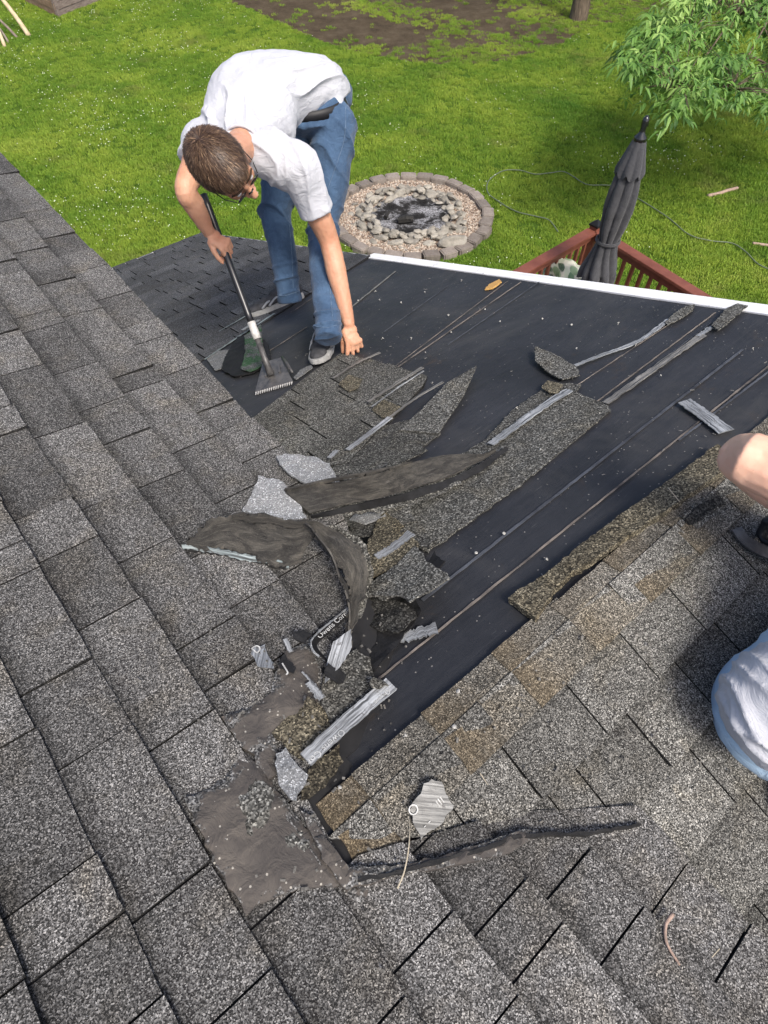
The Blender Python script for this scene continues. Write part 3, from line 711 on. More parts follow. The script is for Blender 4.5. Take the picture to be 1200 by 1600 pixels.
# ribbons with free edges ---------------------------------------------------
def ribbon3(name, e1, e2, mt, thick=.004, n=10, m=10, parent=None, wob=.002, seed=0, jag=.0015):
    """e1 and e2: lists of (plane, x, y, height) along the two long edges"""
    a = spline([p.hit(x, y, h) for p, x, y, h in e1], n); b = spline([p.hit(x, y, h) for p, x, y, h in e2], n)
    B = Builder(); L = len(a); s = 0; S = [0]
    for i in range(1, L): s += ((a[i] - a[i - 1]).length + (b[i] - b[i - 1]).length) / 2; S.append(s)
    G_ = []
    for i in range(L):
        row = []
        for j in range(m + 1):
            t = j / m; p = a[i].lerp(b[i], t)
            q = V((p.x * 18, p.y * 18, p.z * 18 + seed)); p = p + V((noise.noise(q), noise.noise(q + V((5, 1, 2))), noise.noise(q + V((1, 7, 3))))) * wob
            if j in (0, m): p = p + (b[i] - a[i]).normalized() * jag * noise.noise(V((i * 1.7, j, seed))) * 2
            row.append(p)
        G_.append(row)
    W = max((x - y).length for x, y in zip(a, b)) * .8
    for row in G_: B.v += row
    nrm = []
    for i in range(L):
        for j in range(m + 1):
            d1 = G_[min(i + 1, L - 1)][j] - G_[max(i - 1, 0)][j]; d2 = G_[i][min(j + 1, m)] - G_[i][max(j - 1, 0)]
            c = d1.cross(d2); nrm.append(c.normalized() if c.length > 1e-12 else V((0, 0, 1)))
    k0 = L * (m + 1)
    for i in range(k0): B.v.append(B.v[i] - nrm[i] * thick)
    for i in range(L - 1):
        for j in range(m):
            q = [i * (m + 1) + j, (i + 1) * (m + 1) + j, (i + 1) * (m + 1) + j + 1, i * (m + 1) + j + 1]
            uq = [(S[i], W * j / m), (S[i + 1], W * j / m), (S[i + 1], W * (j + 1) / m), (S[i], W * (j + 1) / m)]
            B.poly(q, uq, (1, 0, 0)); B.poly([x + k0 for x in q[::-1]], uq[::-1], (1, 0, 0))
        for j in (0, m):
            p, q = i * (m + 1) + j, (i + 1) * (m + 1) + j; B.poly([p, q, q + k0, p + k0], [(S[i], 0)] * 4, (1, 0, 0))
    for i in (0, L - 1):
        for j in range(m):
            p = i * (m + 1) + j; B.poly([p, p + 1, p + 1 + k0, p + k0], [(S[i], W * j / m)] * 4, (1, 0, 0))
    o = B.done(name, mt, parent)
    bm = bmesh.new(); bm.from_mesh(o.data); bmesh.ops.remove_doubles(bm, verts=bm.verts, dist=1e-6); bmesh.ops.recalc_face_normals(bm, faces=bm.faces); bm.to_mesh(o.data); bm.free()
    o.data.shade_smooth(); o.data.set_sharp_from_angle(angle=math.radians(35)); return o
s1 = empty('curled_shingle', E.hit(480, 780, .02)); tag(s1, 'long upturned shingle strip showing its grey underside, running to the white tape', 'curled shingle')
ribbon3('strip_body', [(M, 446, 770, .05), (M, 500, 758, .04), (E, 580, 742, .20), (E, 640, 724, .12), (E, 700, 712, .06), (E, 748, 710, .05), (E, 772, 700, .035)],
        [(M, 484, 803, .03), (M, 540, 789, .03), (E, 600, 775, .12), (E, 650, 762, .08), (E, 700, 746, .045), (E, 744, 724, .035), (E, 774, 706, .025)], M_BACK, .005, parent=None, seed=1).parent = s1
ribbon3('strip_lip', [(M, 486, 804, .029), (M, 540, 791, .029), (E, 600, 778, .118), (E, 650, 765, .078), (E, 700, 749, .04), (E, 746, 727, .032), (E, 790, 698, .026)],
        [(M, 488, 808, .014), (M, 546, 800, .014), (E, 606, 788, .09), (E, 664, 774, .05), (E, 712, 756, .024), (E, 756, 733, .02), (E, 794, 702, .018)], M_TAR_GAP, .004, seed=2).parent = s1
ribbon3('torn_rim', [(M, 444, 766, .055), (M, 500, 754, .045), (E, 580, 738, .205), (E, 640, 721, .125)],
        [(M, 446, 769, .054), (M, 500, 757, .044), (E, 580, 741, .203), (E, 640, 723, .123)], M_BACK, .010, seed=3).parent = s1
ribbon3('under_layer', [(M, 470, 792, .012), (M, 540, 778, .012), (E, 600, 770, .09), (E, 650, 756, .05), (E, 710, 742, .03)],
        [(M, 494, 812, .006), (M, 552, 806, .006), (E, 612, 796, .07), (E, 668, 780, .035), (E, 722, 756, .02)], M_TORN, .005, seed=13, wob=.006, jag=.006).parent = s1
for c in list(s1.children): c.data.transform(Matrix.Translation(-s1.location))
s2 = empty('folded_shingle', M.hit(400, 860, .02)); tag(s2, 'shingle course folded back over the valley with a torn pale blue edge', 'folded shingle')
ribbon3('folded_flap', [(M, 284, 849, .02), (M, 310, 830, .035), (M, 345, 812, .05), (M, 400, 808, .055), (M, 450, 814, .06), (M, 500, 826, .07)],
        [(M, 286, 853, .015), (M, 312, 856, .016), (M, 350, 862, .018), (M, 395, 872, .02), (M, 440, 886, .02), (M, 470, 878, .03)], M_BACK, .006, seed=4, wob=.016, jag=.008).parent = s2
ribbon3('torn_edge', [(M, 284, 850, .021), (M, 312, 852, .022), (M, 350, 858, .024), (M, 395, 868, .026), (M, 452, 878, .028)],
        [(M, 286, 857, .012), (M, 312, 860, .012), (M, 350, 867, .012), (M, 395, 878, .012), (M, 452, 888, .012)], M_TEAR, .004, seed=5, jag=.004).parent = s2
ribbon3('curled_sheet', [(M, 362, 806, .075), (M, 440, 806, .095), (M, 512, 824, .10), (M, 552, 848, .095), (M, 573, 884, .08), (M, 571, 920, .06), (M, 558, 965, .04), (M, 549, 1012, .02)],
        [(M, 360, 812, .06), (M, 430, 820, .07), (M, 484, 826, .09), (M, 508, 856, .085), (M, 532, 896, .07), (M, 543, 934, .05), (M, 544, 975, .03), (M, 545, 1012, .018)], M_BACK, .005, m=14, seed=6, wob=.015, jag=.008).parent = s2
ribbon3('standing_edge', [(M, 478, 816, .11), (M, 500, 838, .12), (M, 520, 872, .11), (M, 538, 912, .085), (M, 546, 950, .06), (M, 547, 990, .035)],
        [(M, 488, 826, .085), (M, 510, 856, .08), (M, 534, 896, .07), (M, 545, 934, .05), (M, 550, 970, .03), (M, 550, 1005, .015)], M_BACK, .004, seed=7, wob=.008, jag=.006).parent = s2
ribbon3('under_layer', [(M, 300, 846, .018), (M, 350, 826, .028), (M, 410, 822, .034), (M, 470, 830, .045)],
        [(M, 296, 860, .007), (M, 350, 870, .008), (M, 400, 882, .009), (M, 446, 893, .012)], M_TAR_GAP, .005, seed=15, wob=.008, jag=.006).parent = s2
ribbon3('under_layer', [(M, 520, 820, .085), (M, 566, 846, .075), (M, 582, 884, .06), (M, 577, 925, .04), (M, 566, 965, .02)],
        [(M, 505, 826, .07), (M, 548, 858, .06), (M, 562, 890, .05), (M, 560, 930, .03), (M, 556, 968, .012)], M_TORN, .005, seed=16, wob=.006, jag=.006).parent = s2
for c in list(s2.children): c.data.transform(Matrix.Translation(-s2.location))
# looped strip with lettering that hangs out of the gap
def text_mesh(body, size, p, ux, uy, nrm, extrude=.0004, name='lettering', mt=None, parent=None, sx=1.0):
    cu = bpy.data.curves.new('t', 'FONT'); cu.body = body; cu.size = size; cu.extrude = extrude; cu.space_character = 1.05
    t = bpy.data.objects.new('t', cu); COL.objects.link(t)
    dg = bpy.context.evaluated_depsgraph_get(); me = bpy.data.meshes.new_from_object(t.evaluated_get(dg))
    bpy.data.objects.remove(t)
    m = Matrix([[ux[i] * sx, uy[i], nrm[i], p[i]] for i in range(3)] + [[0, 0, 0, 1]]); me.transform(m)
    o = link(name, me, mt); 
    if parent: 
        o.parent = parent; me.transform(Matrix.Translation(-parent.location))
    return o
M_INK = simple('white_print', (.58, .58, .56), (.25, .25, .24), 80, rough=.6)
def text_on(body, size, pl, a, b, h, parent, mt=M_INK, off=.0):
    """lettering that runs from photo point a towards b on plane pl"""
    pa, pb = pl.hit(*a, h), pl.hit(*b, h); ux = (pb - pa).normalized(); uy = pl.n.cross(ux)
    return text_mesh(body, size, pa, ux, uy, pl.n, .0004, 'lettering', mt, parent)
lp = empty('looped_strip', M.hit(500, 1000, .02)); tag(lp, 'narrow printed black strip bent in a loop at the end of the folded shingle', 'shingle strip')
ribbon3('strip_band', [(M, 546, 950, .03), (M, 524, 968, .035), (M, 500, 988, .04), (M, 488, 1002, .045), (M, 490, 1014, .05), (M, 500, 1024, .045), (M, 512, 1034, .03)],
        [(M, 548, 960, .02), (M, 528, 978, .02), (M, 506, 996, .02), (M, 496, 1006, .022), (M, 497, 1014, .025), (M, 506, 1024, .024), (M, 516, 1036, .02)], M_TAR_GAP, .002, seed=8).parent = lp
ribbon3('pale_rim', [(M, 545, 946, .032), (M, 522, 965, .037), (M, 497, 986, .042), (M, 485, 1002, .047), (M, 488, 1016, .052), (M, 499, 1027, .047)],
        [(M, 546, 949, .031), (M, 523, 968, .036), (M, 499, 988, .041), (M, 487, 1002, .046), (M, 490, 1015, .051), (M, 500, 1025, .046)], M_STRIP, .002, seed=9).parent = lp
for c in list(lp.children): c.data.transform(Matrix.Translation(-lp.location))
text_on('Owens Corning', .017, M, (500, 998), (546, 957), .036, lp)

def flatstrip(pl, pts, wd, h, label, mt=M_STRIP, thick=.0025, jag=.0015, cat='tape strip', name='adhesive_strip', hh=None):
    o = ribbon(name, pl, None, None, wd, hh if hh else h, mt, None, jag, 40, thick, pts=pts)
    return tag(o, label, cat)
flatstrip(E, [(768, 702), (800, 678), (850, 642), (890, 617)], .030, .021, 'bright white tape strip at the end of the long curled shingle', jag=.003)
flatstrip(E, [(898, 575), (940, 558), (990, 540), (1022, 520), (1044, 502)], .018, .010, 'crooked grey tape strip leading up to the right from the small pointed scrap', mt=M_STRIP, jag=.003)
flatstrip(E, [(946, 634), (1030, 574), (1098, 527)], .026, .011, 'long straight faded tape strip above the two lap lines', mt=M_STRIPD, jag=.003)
flatstrip(E, [(1090, 530), (1112, 515)], .018, .013, 'short tape crumb at the upper end of the straight faded tape', mt=M_STRIP, jag=.004)
flatstrip(E, [(1068, 632), (1100, 654), (1134, 680)], .044, .014, 'short stiff grey tape piece pointing at the bent elbow', jag=.002)
flatstrip(E, [(626, 1002), (654, 994), (684, 986)], .030, .012, 'small crumpled white tape piece crossing the long lap line', jag=.005)
flatstrip(E, [(546, 712), (580, 686), (612, 661)], .024, .026, 'silvery tape along the lower edge of the middle shingles', mt=M_STRIP)
flatstrip(E, [(612, 661), (650, 632), (694, 606)], .012, .027, 'thin pale granule line between the middle shingles and the dagger piece', mt=M_STRIPD)
flatstrip(E, [(578, 638), (620, 610), (662, 584)], .016, .030, 'dark torn tape across the middle shingles', mt=M_STRIPD, jag=.003)
flatstrip(E, [(584, 646), (622, 618), (664, 590)], .005, .032, 'thin white torn line beside the dark tape', mt=M_STRIP, jag=.002)
flatstrip(E, [(524, 600), (560, 576), (596, 560)], .013, .030, 'dark torn tape nearest the reaching hand', mt=M_STRIPD, jag=.003)
flatstrip(E, [(518, 726), (530, 714)], .02, .03, 'tiny tape end left of the silvery tape', jag=.003)
flatstrip(E, [(596, 896), (622, 880), (650, 858)], .026, .062, 'scratched blue white tape right of the folded sheet', jag=.003)
flatstrip(E, [(572, 915), (596, 898)], .016, .055, 'dull tape stub joining the folded sheet', mt=M_STRIPD, jag=.003)
flatstrip(E, [(385, 532), (410, 516)], .022, .062, 'torn white tape under the shovel shaft', jag=.004)
flatstrip(E, [(322, 566), (360, 540), (430, 494)], .010, .018, 'greenish torn line along the edge of the lower shingles', mt=M_TEAR, jag=.004)
flatstrip(E, [(344, 522), (392, 494)], .007, .018, 'short pale torn line above the greenish one', mt=M_TEAR, jag=.003)
o = sheet('adhesive_strip', M, [(508, 1066), (512, 1030), (520, 1008), (546, 992), (549, 1016), (534, 1038), (516, 1060)], .045, .003, .008, .002, 3, M_STRIP, uvrot=(.6, .8), hf=ramp2(M, (512, 1060), (546, 1000), 0, .03))
tag(o, 'brushed silver strip hanging from the looped strip', 'tape strip')
# lettered strip
ls = empty('lettered_strip', M.hit(476, 1198, .03)); tag(ls, 'white scraped strip printed with grey lettering lying on the ridge end', 'shingle strip')
o = ribbon('strip_body', M, None, None, .032, lambda t: .044, M_STRIP, None, .001, 40, .005, pts=[(475, 1200), (540, 1140), (606, 1083)]); o.parent = ls; o.data.transform(Matrix.Translation(-ls.location))
ink = simple('pale_print', (.55, .56, .55), (.20, .21, .21), 90)
text_on('Owens Cor', .019, M, (534, 1138), (474, 1192), .0447, ls, ink)
text_on('Owens', .015, M, (606, 1076), (574, 1104), .0447, ls, ink)
# scraped film patches with printed marks
def film_patch(pts, pl, h, label, marks, mt, seed, hf=None):
    r = empty('film_patch', pl.hit(*pts[0], h)); tag(r, label, 'film scrap')
    o = sheet('film', pl, pts, h, .002, .006, .003, seed, mt, bumpy=.002, uvrot=(.7, .7), hf=hf); o.parent = r; o.data.transform(Matrix.Translation(-r.location))
    for body, size, a, b in marks: text_on(body, size, pl, a, b, h + .0045 + (hf(*pl.px(*a)) if hf else 0), r, M_INK)
    return r
M_FILM = strip_mat('scraped_film', .06, .22, (.9, .97, 1.05))
film_patch([(392, 1020), (398, 1010), (414, 1007), (416, 1024), (428, 1036), (426, 1044), (400, 1042)], M, .018, 'scraped pale blue film patch with a rounded mark', [('D', .026, (400, 1022), (412, 1012))], M_FILM, 1)
film_patch([(434, 1036), (446, 1018), (450, 1030), (464, 1042), (460, 1052), (448, 1052)], M, .034, 'small dark film scrap with a white hooked mark', [('J', .032, (446, 1050), (462, 1042))], M_TAR_GAP, 2)
flatstrip(M, [(444, 1012), (453, 1032)], .010, .038, 'thin white film sliver above the hooked mark', jag=.001)
flatstrip(M, [(480, 1078), (500, 1104)], .016, .036, 'small white triangular film end on the cement', jag=.003)
flatstrip(M, [(470, 1062), (492, 1086)], .004, .036, 'fine dashed white line on the cement', jag=.001)
M_FILM2 = strip_mat('clear_film', .10, .24, (1, 1, .95))
film_patch([(638, 1264), (650, 1240), (672, 1216), (686, 1222), (708, 1258), (690, 1284), (660, 1312), (646, 1290)], R, .024, 'large torn silvery film sheet with a printed panel below the ridge caps', [('O', .026, (644, 1278), (652, 1270)), ('- -', .018, (664, 1296), (684, 1276)), ('III', .020, (686, 1262), (698, 1250))], M_FILM2, 5, hf=ramp2(R, (650, 1250), (690, 1280), .012, 0))
# wires, twigs and splinters
def wire(name, pts, rad, mt, label, cat):
    bm = bmesh.new(); p = spline([pl.hit(x, y, h) for pl, x, y, h in pts], 8); n = len(p)
    add_tube(bm, p, [rad * (1 - .5 * i / n) for i in range(n)], 6); return tag(link(name, bm_mesh(bm), mt, None, True), label, cat)
M_TWIG = simple('dry_twig', (.42, .30, .24), (.26, .19, .15), 60, .8, .5, 200)
M_STALK = simple('dry_stalk', (.45, .40, .30), (.30, .26, .2), 60, .7)
wire('stalk', [(M, 621, 1388, .02), (M, 632, 1360, .03), (M, 639, 1320, .06), (R, 640, 1278, .04)], .0018, M_STALK, 'thin pale stalk leaning from under the film sheet', 'stalk')
wire('twig', [(M, 1051, 1428, .019), (M, 1040, 1446, .019), (M, 1042, 1474, .019), (M, 1062, 1508, .019)], .0042, M_TWIG, 'curved bare twig lying on the lower right shingles', 'twig')
wire('pine_needle', [(M, 1124, 1482, .018), (M, 1112, 1496, .018)], .0014, M_STALK, 'tiny dry needle right of the curved twig', 'needle')
wire('pine_needle', [(E, 1044, 762, .06), (E, 1062, 784, .04)], .0016, M_STALK, 'pale needle across the rolled brown strip', 'needle')
wire('pine_needle', [(R, 750, 1208, .014), (R, 762, 1226, .014)], .0012, M_STALK, 'fine dry needle right of the film sheet', 'needle')
o = sheet('wood_splinter', E, [(757, 452), (764, 444), (780, 436), (784, 440), (770, 450)], .012, .006, .01, .002, 2, simple('fresh_wood', (.55, .33, .10), (.42, .24, .08), 30, .7)); tag(o, 'yellow wood splinter against the white trim', 'splinter')
# roofing nails
bm = bmesh.new(); add_ell(bm, V((0, 0, .012)), (V((1, 0, 0)), V((0, 1, 0)), ZZ), (.0065, .0065, .0025), 2); add_tube(bm, [(0, 0, .012), (0, .002, .0)], [.002, .0014], 6)
nail_me = bm_mesh(bm); nail_me.materials.append(simple('galvanised', (.42, .41, .38), (.28, .27, .24), 200, .45, spec=.6)); nail_me.shade_smooth()
M_NAIL = nail_me.materials[0]
spots = [(786, 836, E), (743, 867, E), (851, 876, E), (935, 646, E), (848, 704, E), (808, 756, E), (594, 470, E), (628, 474, E), (664, 458, E), (702, 492, E), (758, 484, E), (782, 504, E), (846, 498, E), (893, 508, E), (703, 520, E), (642, 531, E), (666, 552, E), (992, 541, E), (966, 508, E), (902, 546, E), (585, 457, E), (720, 440, E), (1178, 547, E), (1030, 588, E),
         (720, 1083, R), (709, 1139, R), (529, 1234, E), (630, 1152, E), (596, 531, E), (675, 600, E), (810, 640, E), (560, 470, E)]
for i, (x, y, pl) in enumerate(spots):
    o = bpy.data.objects.new('roofing_nail', nail_me); COL.objects.link(o)
    hh = .006 if i < 24 or i > 27 else .046
    o.location = pl.hit(x, y, hh); o.rotation_euler = (random.uniform(-.9, .9), random.uniform(-.9, .9), random.uniform(0, 6)); s_ = random.uniform(.55, .95); o.scale = (s_,) * 3
    sp = {0: 'pale nail below the long granuled strip near the felt seam', 1: 'lowest pale nail on the felt left of the long lap line', 2: 'pale nail just above the rolled brown strip', 3: 'pale nail at the right tip of the long granuled strip', 12: 'pale nail halfway along the felt near the white trim', 17: 'pale nail beside the crooked grey tape',
          24: 'yellowish nail head in the middle of the third ridge cap', 25: 'yellowish nail head beside a dark hole on the ridge cap', 26: 'yellowish nail head on the lowest brown ridge cap', 27: 'small pale nail head on the second ridge cap'}
    if i in sp: tag(o, sp[i], 'nail', 'loose roofing nails')
    else: tag(o, 'loose pale roofing nail lying on bare black felt', 'nail', 'loose roofing nails')
bm = bmesh.new(); rr = random.Random(8)
for i in range(420):
    pl, (x, y) = (M, (rr.gauss(470, 110), rr.gauss(1050, 190))) if rr.random() < .6 else (R, (rr.gauss(850, 200), rr.gauss(1150, 110)))
    u, v = pl.px(x, y)
    if pl is M and (v > .42 or u > 2): continue
    if pl is R and v < .02: continue
    sz = rr.uniform(.0015, .005); c = pl.at(u, v, .018 + sz * .4); ax = (pl.u * rr.uniform(-1, 1) + pl.v * rr.uniform(-1, 1)).normalized(); add_box(bm, c, ax, pl.n.cross(ax), pl.n, (sz * rr.choice((1, 1.4, 2.5)), sz, sz * .6))
tag(link('shingle_crumbs', bm_mesh(bm), simple('dark_crumb', (.03, .03, .028), (.20, .19, .17), 120, .9)), 'scattered dark and pale shingle crumbs round the valley', 'crumbs', kind='stuff')
# granule crumbs and shreds scattered over the felt, too many to count
bm = bmesh.new(); rr = random.Random(3)
for i in range(700):
    u = rr.uniform(.2, urake); v = rr.random() ** 1.7 * 3.4 + .12
    if rr.random() > .25 + .75 * max(0, nz((u * 2, v * 2, 5)) + .3): continue
    sz = rr.uniform(.001, .0026); c = E.at(u, v, .006 + sz)
    ax = (E.u * rr.uniform(-1, 1) + E.v * rr.uniform(-1, 1)).normalized(); ay = E.n.cross(ax)
    add_box(bm, c, ax, ay, E.n, (sz * rr.choice((1, 1.5, 5)), sz, sz * .6))
tag(link('roof_crumbs', bm_mesh(bm), simple('crumb', (.28, .27, .25), (.10, .095, .085), 300, .9)), 'scattered pale granule crumbs on the black felt', 'crumbs', kind='stuff')


# ------------------------------------------------------------------ people
def solid(bm, voxel=.005, smooth=4, deform=None):
    me = bm_mesh(bm); o = bpy.data.objects.new('tmp', me); COL.objects.link(o)
    r = o.modifiers.new('r', 'REMESH'); r.mode = 'VOXEL'; r.voxel_size = voxel
    s = o.modifiers.new('s', 'SMOOTH'); s.iterations = smooth; s.factor = .5
    dg = bpy.context.evaluated_depsgraph_get(); dg.update()
    out = bpy.data.meshes.new_from_object(o.evaluated_get(dg)); bpy.data.objects.remove(o); out.materials.clear()
    if deform:
        nv = len(out.vertices); no_ = [v.normal.copy() for v in out.vertices]; co_ = [v.co.copy() for v in out.vertices]; flat = []
        for a, b in zip(co_, no_): flat += list(a + deform(a, b))
        out.vertices.foreach_set('co', flat)
    out.update(); out.shade_smooth(); return out
def limb(bm, pts, rad, seg=16):
    """tapered limb through joints with rounded ends"""
    p = spline(pts, 6); m = len(p); n = len(rad) - 1
    r = []
    for i in range(m):
        t = i / (m - 1) * n; k = min(n - 1, int(t)); r.append(rad[k] + (rad[k + 1] - rad[k]) * (t - k))
    add_tube(bm, p, r, seg)
    for q, rr_ in ((p[0], r[0]), (p[-1], r[-1])): add_ell(bm, q, (V((1, 0, 0)), V((0, 1, 0)), ZZ), (rr_,) * 3, 2)
def loft(bm, cs, lefts, hw, hd, seg=28, steps=6):
    c = spline(cs, steps); l = spline(lefts, steps); n = len(cs) - 1; m = len(c); rings = []
    for i in range(m):
        t = i / (m - 1) * n; k = min(n - 1, int(t)); f = t - k
        a = hw[k] + (hw[k + 1] - hw[k]) * f; b = hd[k] + (hd[k + 1] - hd[k]) * f
        d = (c[min(i + 1, m - 1)] - c[max(0, i - 1)]).normalized(); x = (l[i] - d * l[i].dot(d)).normalized(); y = d.cross(x)
        ring = []
        for q in range(seg):
            an = 2 * math.pi * q / seg; ca, sa = math.cos(an), math.sin(an)
            e = .85; X = math.copysign(abs(ca) ** e, ca); Y = math.copysign(abs(sa) ** e, sa)
            ring.append(bm.verts.new(c[i] + x * a * X + y * b * Y))
        rings.append(ring)
    for a, b in zip(rings, rings[1:]):
        for q in range(seg): bm.faces.new((a[q], a[(q + 1) % seg], b[(q + 1) % seg], b[q]))
    bm.faces.new(rings[0][::-1]); bm.faces.new(rings[-1])
def hand(bm, w, fwd, back, side, curls, thumb, sc=1.0, spread=.10, tcurl=.5):
    """w wrist, fwd towards the fingers, back = back of the hand, side = thumb side"""
    fwd = fwd.normalized(); back = (back - fwd * back.dot(fwd)).normalized(); s0 = fwd.cross(back); side = s0 if s0.dot(side) > 0 else -s0
    for (f, sd_, rx, ry, rz) in ((.030, .0, .032, .026, .016), (.062, .004, .036, .032, .0145), (.040, .022, .022, .030, .016), (.080, -.006, .038, .018, .012)):
        add_ell(bm, w + fwd * f * sc + side * sd_ * sc, (side, fwd, back), (rx * sc, ry * sc, rz * sc), 2)
    lens = ((.044, .026, .021), (.048, .030, .022), (.044, .028, .022), (.034, .021, .019))
    for i, (ln, cv) in enumerate(zip(lens, curls)):
        off = (.030, .010, -.011, -.030)[i]; p = w + (fwd * (.090 - abs(i - 1.2) * .004) + side * off - back * .002) * sc
        an = 0; d0 = (fwd + side * spread * (1.5 - i)).normalized(); pts = [p - d0 * .012]; pts.append(p)
        for k, L_ in enumerate(ln):
            an += cv[k]; d = d0 * math.cos(an) - back * math.sin(an); p = p + d * L_ * sc; pts.append(p)
        r0 = (.0098, .0100, .0095, .0085)[i] * sc
        for a, b, ra_, rb_ in zip(pts, pts[1:], (1.0, 1.0, .95, .88), (1.0, .95, .88, .78)):
            add_tube(bm, [a, b], [r0 * ra_, r0 * rb_], 10); add_ell(bm, b, (side, fwd, back), (r0 * rb_,) * 3, 1)
    p = w + (fwd * .025 + side * .030 - back * .006) * sc; pts = [p]
    d = (fwd * thumb[0] + side * thumb[1] - back * thumb[2]).normalized(); p = p + d * .042 * sc; pts.append(p)
    d = (d - side * tcurl * .5 - back * tcurl * .3 + fwd * .2).normalized(); p = p + d * .032 * sc; pts.append(p)
    d = (d - side * tcurl * .5).normalized(); p = p + d * .025 * sc; pts.append(p)
    for a, b, ra_, rb_ in zip(pts, pts[1:], (.0150, .0118, .0108), (.0118, .0108, .0088)):
        add_tube(bm, [a, b], [ra_ * sc, rb_ * sc], 10); add_ell(bm, b, (side, fwd, back), (rb_ * sc,) * 3, 1)
def head_geo(bm, c, f, u, sc=1.0):
    f = f.normalized(); u = (u - f * u.dot(f)).normalized(); l = u.cross(f)
    def Q(x, y, z): return c + (l * x + f * y + u * z) * sc
    def el(x, y, z, a, b, d, sub=3): add_ell(bm, Q(x, y, z), (l, f, u), (a * sc, b * sc, d * sc), sub)
    el(0, -.012, .030, .076, .097, .088); el(0, .022, -.022, .063, .070, .085); el(0, .040, -.080, .044, .048, .034); el(0, .066, -.098, .022, .020, .017)
    for s in (-1, 1):
        el(s * .034, .052, -.030, .026, .032, .028); el(s * .052, .0, -.060, .018, .040, .030)
        el(s * .077, -.006, -.008, .007, .020, .032, 2); el(s * .085, -.012, -.002, .005, .017, .027, 2)
        el(s * .031, .078, .026, .027, .013, .008, 2); el(s * .013, .098, -.033, .009, .011, .008, 2)
    el(0, .090, .018, .012, .012, .018, 2)
    add_tube(bm, [Q(0, .088, .012), Q(0, .106, -.012), Q(0, .117, -.030)], [.010 * sc, .012 * sc, .014 * sc], 12); el(0, .114, -.031, .013, .012, .011, 2)
    el(0, .087, -.062, .025, .012, .0065, 2); el(0, .084, -.073, .022, .012, .007, 2); el(0, .066, .048, .055, .030, .035, 2)
    return l, f, u, Q
def skin_mat(name, a, b2, red=(.42, .16, .10)):
    m, nt, b = mat(name, .48, .4); k = N(nt); co = k.co()
    c = k.ramp(k.noise(co, 9, 5, .6), [(.3, a), (.7, b2)])
    c = k.mix(k.ramp(k.noise(co, 28, 4, .6), [(.55, 0.0), (.75, .35)]), c, red)
    c = k.mix(k.ramp(k.noise(co, 160, 3, .6), [(.66, 0.0), (.74, .3)]), c, (.24, .12, .07))
    nt.links.new(c, b.inputs['Base Color']); b.inputs['Subsurface Weight'].default_value = .12; b.inputs['Subsurface Radius'].default_value = (.02, .008, .004); b.inputs['Subsurface Scale'].default_value = .5
    k.bump(k.noise(co, 240, 4, .7), b, .25, .002); return m
M_SKIN = skin_mat('tanned_skin', (.46, .22, .13), (.60, .33, .21), (.44, .15, .09))
M_SKIN2 = skin_mat('pale_skin', (.70, .40, .28), (.76, .47, .34), (.72, .33, .22))
def cloth(name, a, b2, sc=7, weave=900, rough=.85, dirt=None, fade=None):
    m, nt, b = mat(name, rough, .2); k = N(nt); co = k.co()
    c = k.ramp(k.noise(co, sc, 5, .65, .3), [(.28, a), (.72, b2)])
    if dirt: c = k.mix(k.ramp(k.noise(co, 13, 5, .7), [(.60, 0.0), (.74, .35)]), c, dirt)
    c = k.mix(k.ramp(k.noise(co, weave, 2, .5), [(.4, 0.0), (.65, .22)]), c, fade if fade else b2)
    nt.links.new(c, b.inputs['Base Color'])
    wr = k.noise(k.mapping(co, (16, 9, 22), (.5, .3, .6)), 1.0, 5, .62, 1.6)
    b1 = k.bump(wr, b, .55, .016); b2_ = k.new('ShaderNodeBump'); b2_.inputs['Strength'].default_value = .25; b2_.inputs['Distance'].default_value = .001
    k.L(k.noise(co, weave, 2), b2_.inputs['Height']); k.L(b1.outputs[0], b2_.inputs['Normal']); k.L(b2_.outputs[0], b.inputs['Normal']); b.inputs['Sheen Weight'].default_value = .15; return m
M_SHIRT = cloth('white_cotton', (.43, .44, .475), (.50, .51, .54), dirt=(.32, .30, .27))
M_DENIM = cloth('blue_denim', (.010, .028, .065), (.070, .130, .225), 6, 700, dirt=(.15, .22, .31), fade=(.13, .20, .30))
M_DENIM2 = cloth('light_denim', (.30, .45, .60), (.42, .58, .72), 6, 700, fade=(.6, .72, .82))
M_BLACK = simple('black_leather', (.012, .012, .013), (.02, .02, .022), 40, .5)
def hair_mat():
    m, nt, b = mat('brown_hair', .45, .5); k = N(nt); r = k.attr('tone')
    c = k.ramp(k.sep(r.outputs['Vector'])[0], [(0, (.032, .018, .011)), (.55, (.095, .055, .032)), (1, (.30, .20, .12))]); nt.links.new(c, b.inputs['Base Color']); return m
M_HAIR = hair_mat()
def folds(dirs, amp, freq, seed=0):
    """soft cloth creases running along given lines: list of (origin, axis across the folds, reach)"""
    def f(co, no):
        a = 0
        for o, ax, al, reach in dirs:
            d = co - o; L = d.length
            if L < reach * 1.6:
                wv = math.exp(-(L / reach) ** 2); s_ = d.dot(ax) * freq + 3.2 * noise.noise(co * 4 + V((seed, 0, 0)))
                q_ = 1 - abs(math.sin(s_)); a += wv * (q_ * q_ * q_ * 1.3 - .25)
        a += .45 * noise.noise(co * 7 + V((0, seed, 3))) + .12 * noise.noise(co * 24)
        a *= .75 + .9 * noise.noise(co * 4 + V((seed, 2, 1)))
        return no * amp * a
    return f
def into(root, name, me, mt, smooth=True):
    return part(name, me, mt, root, smooth)

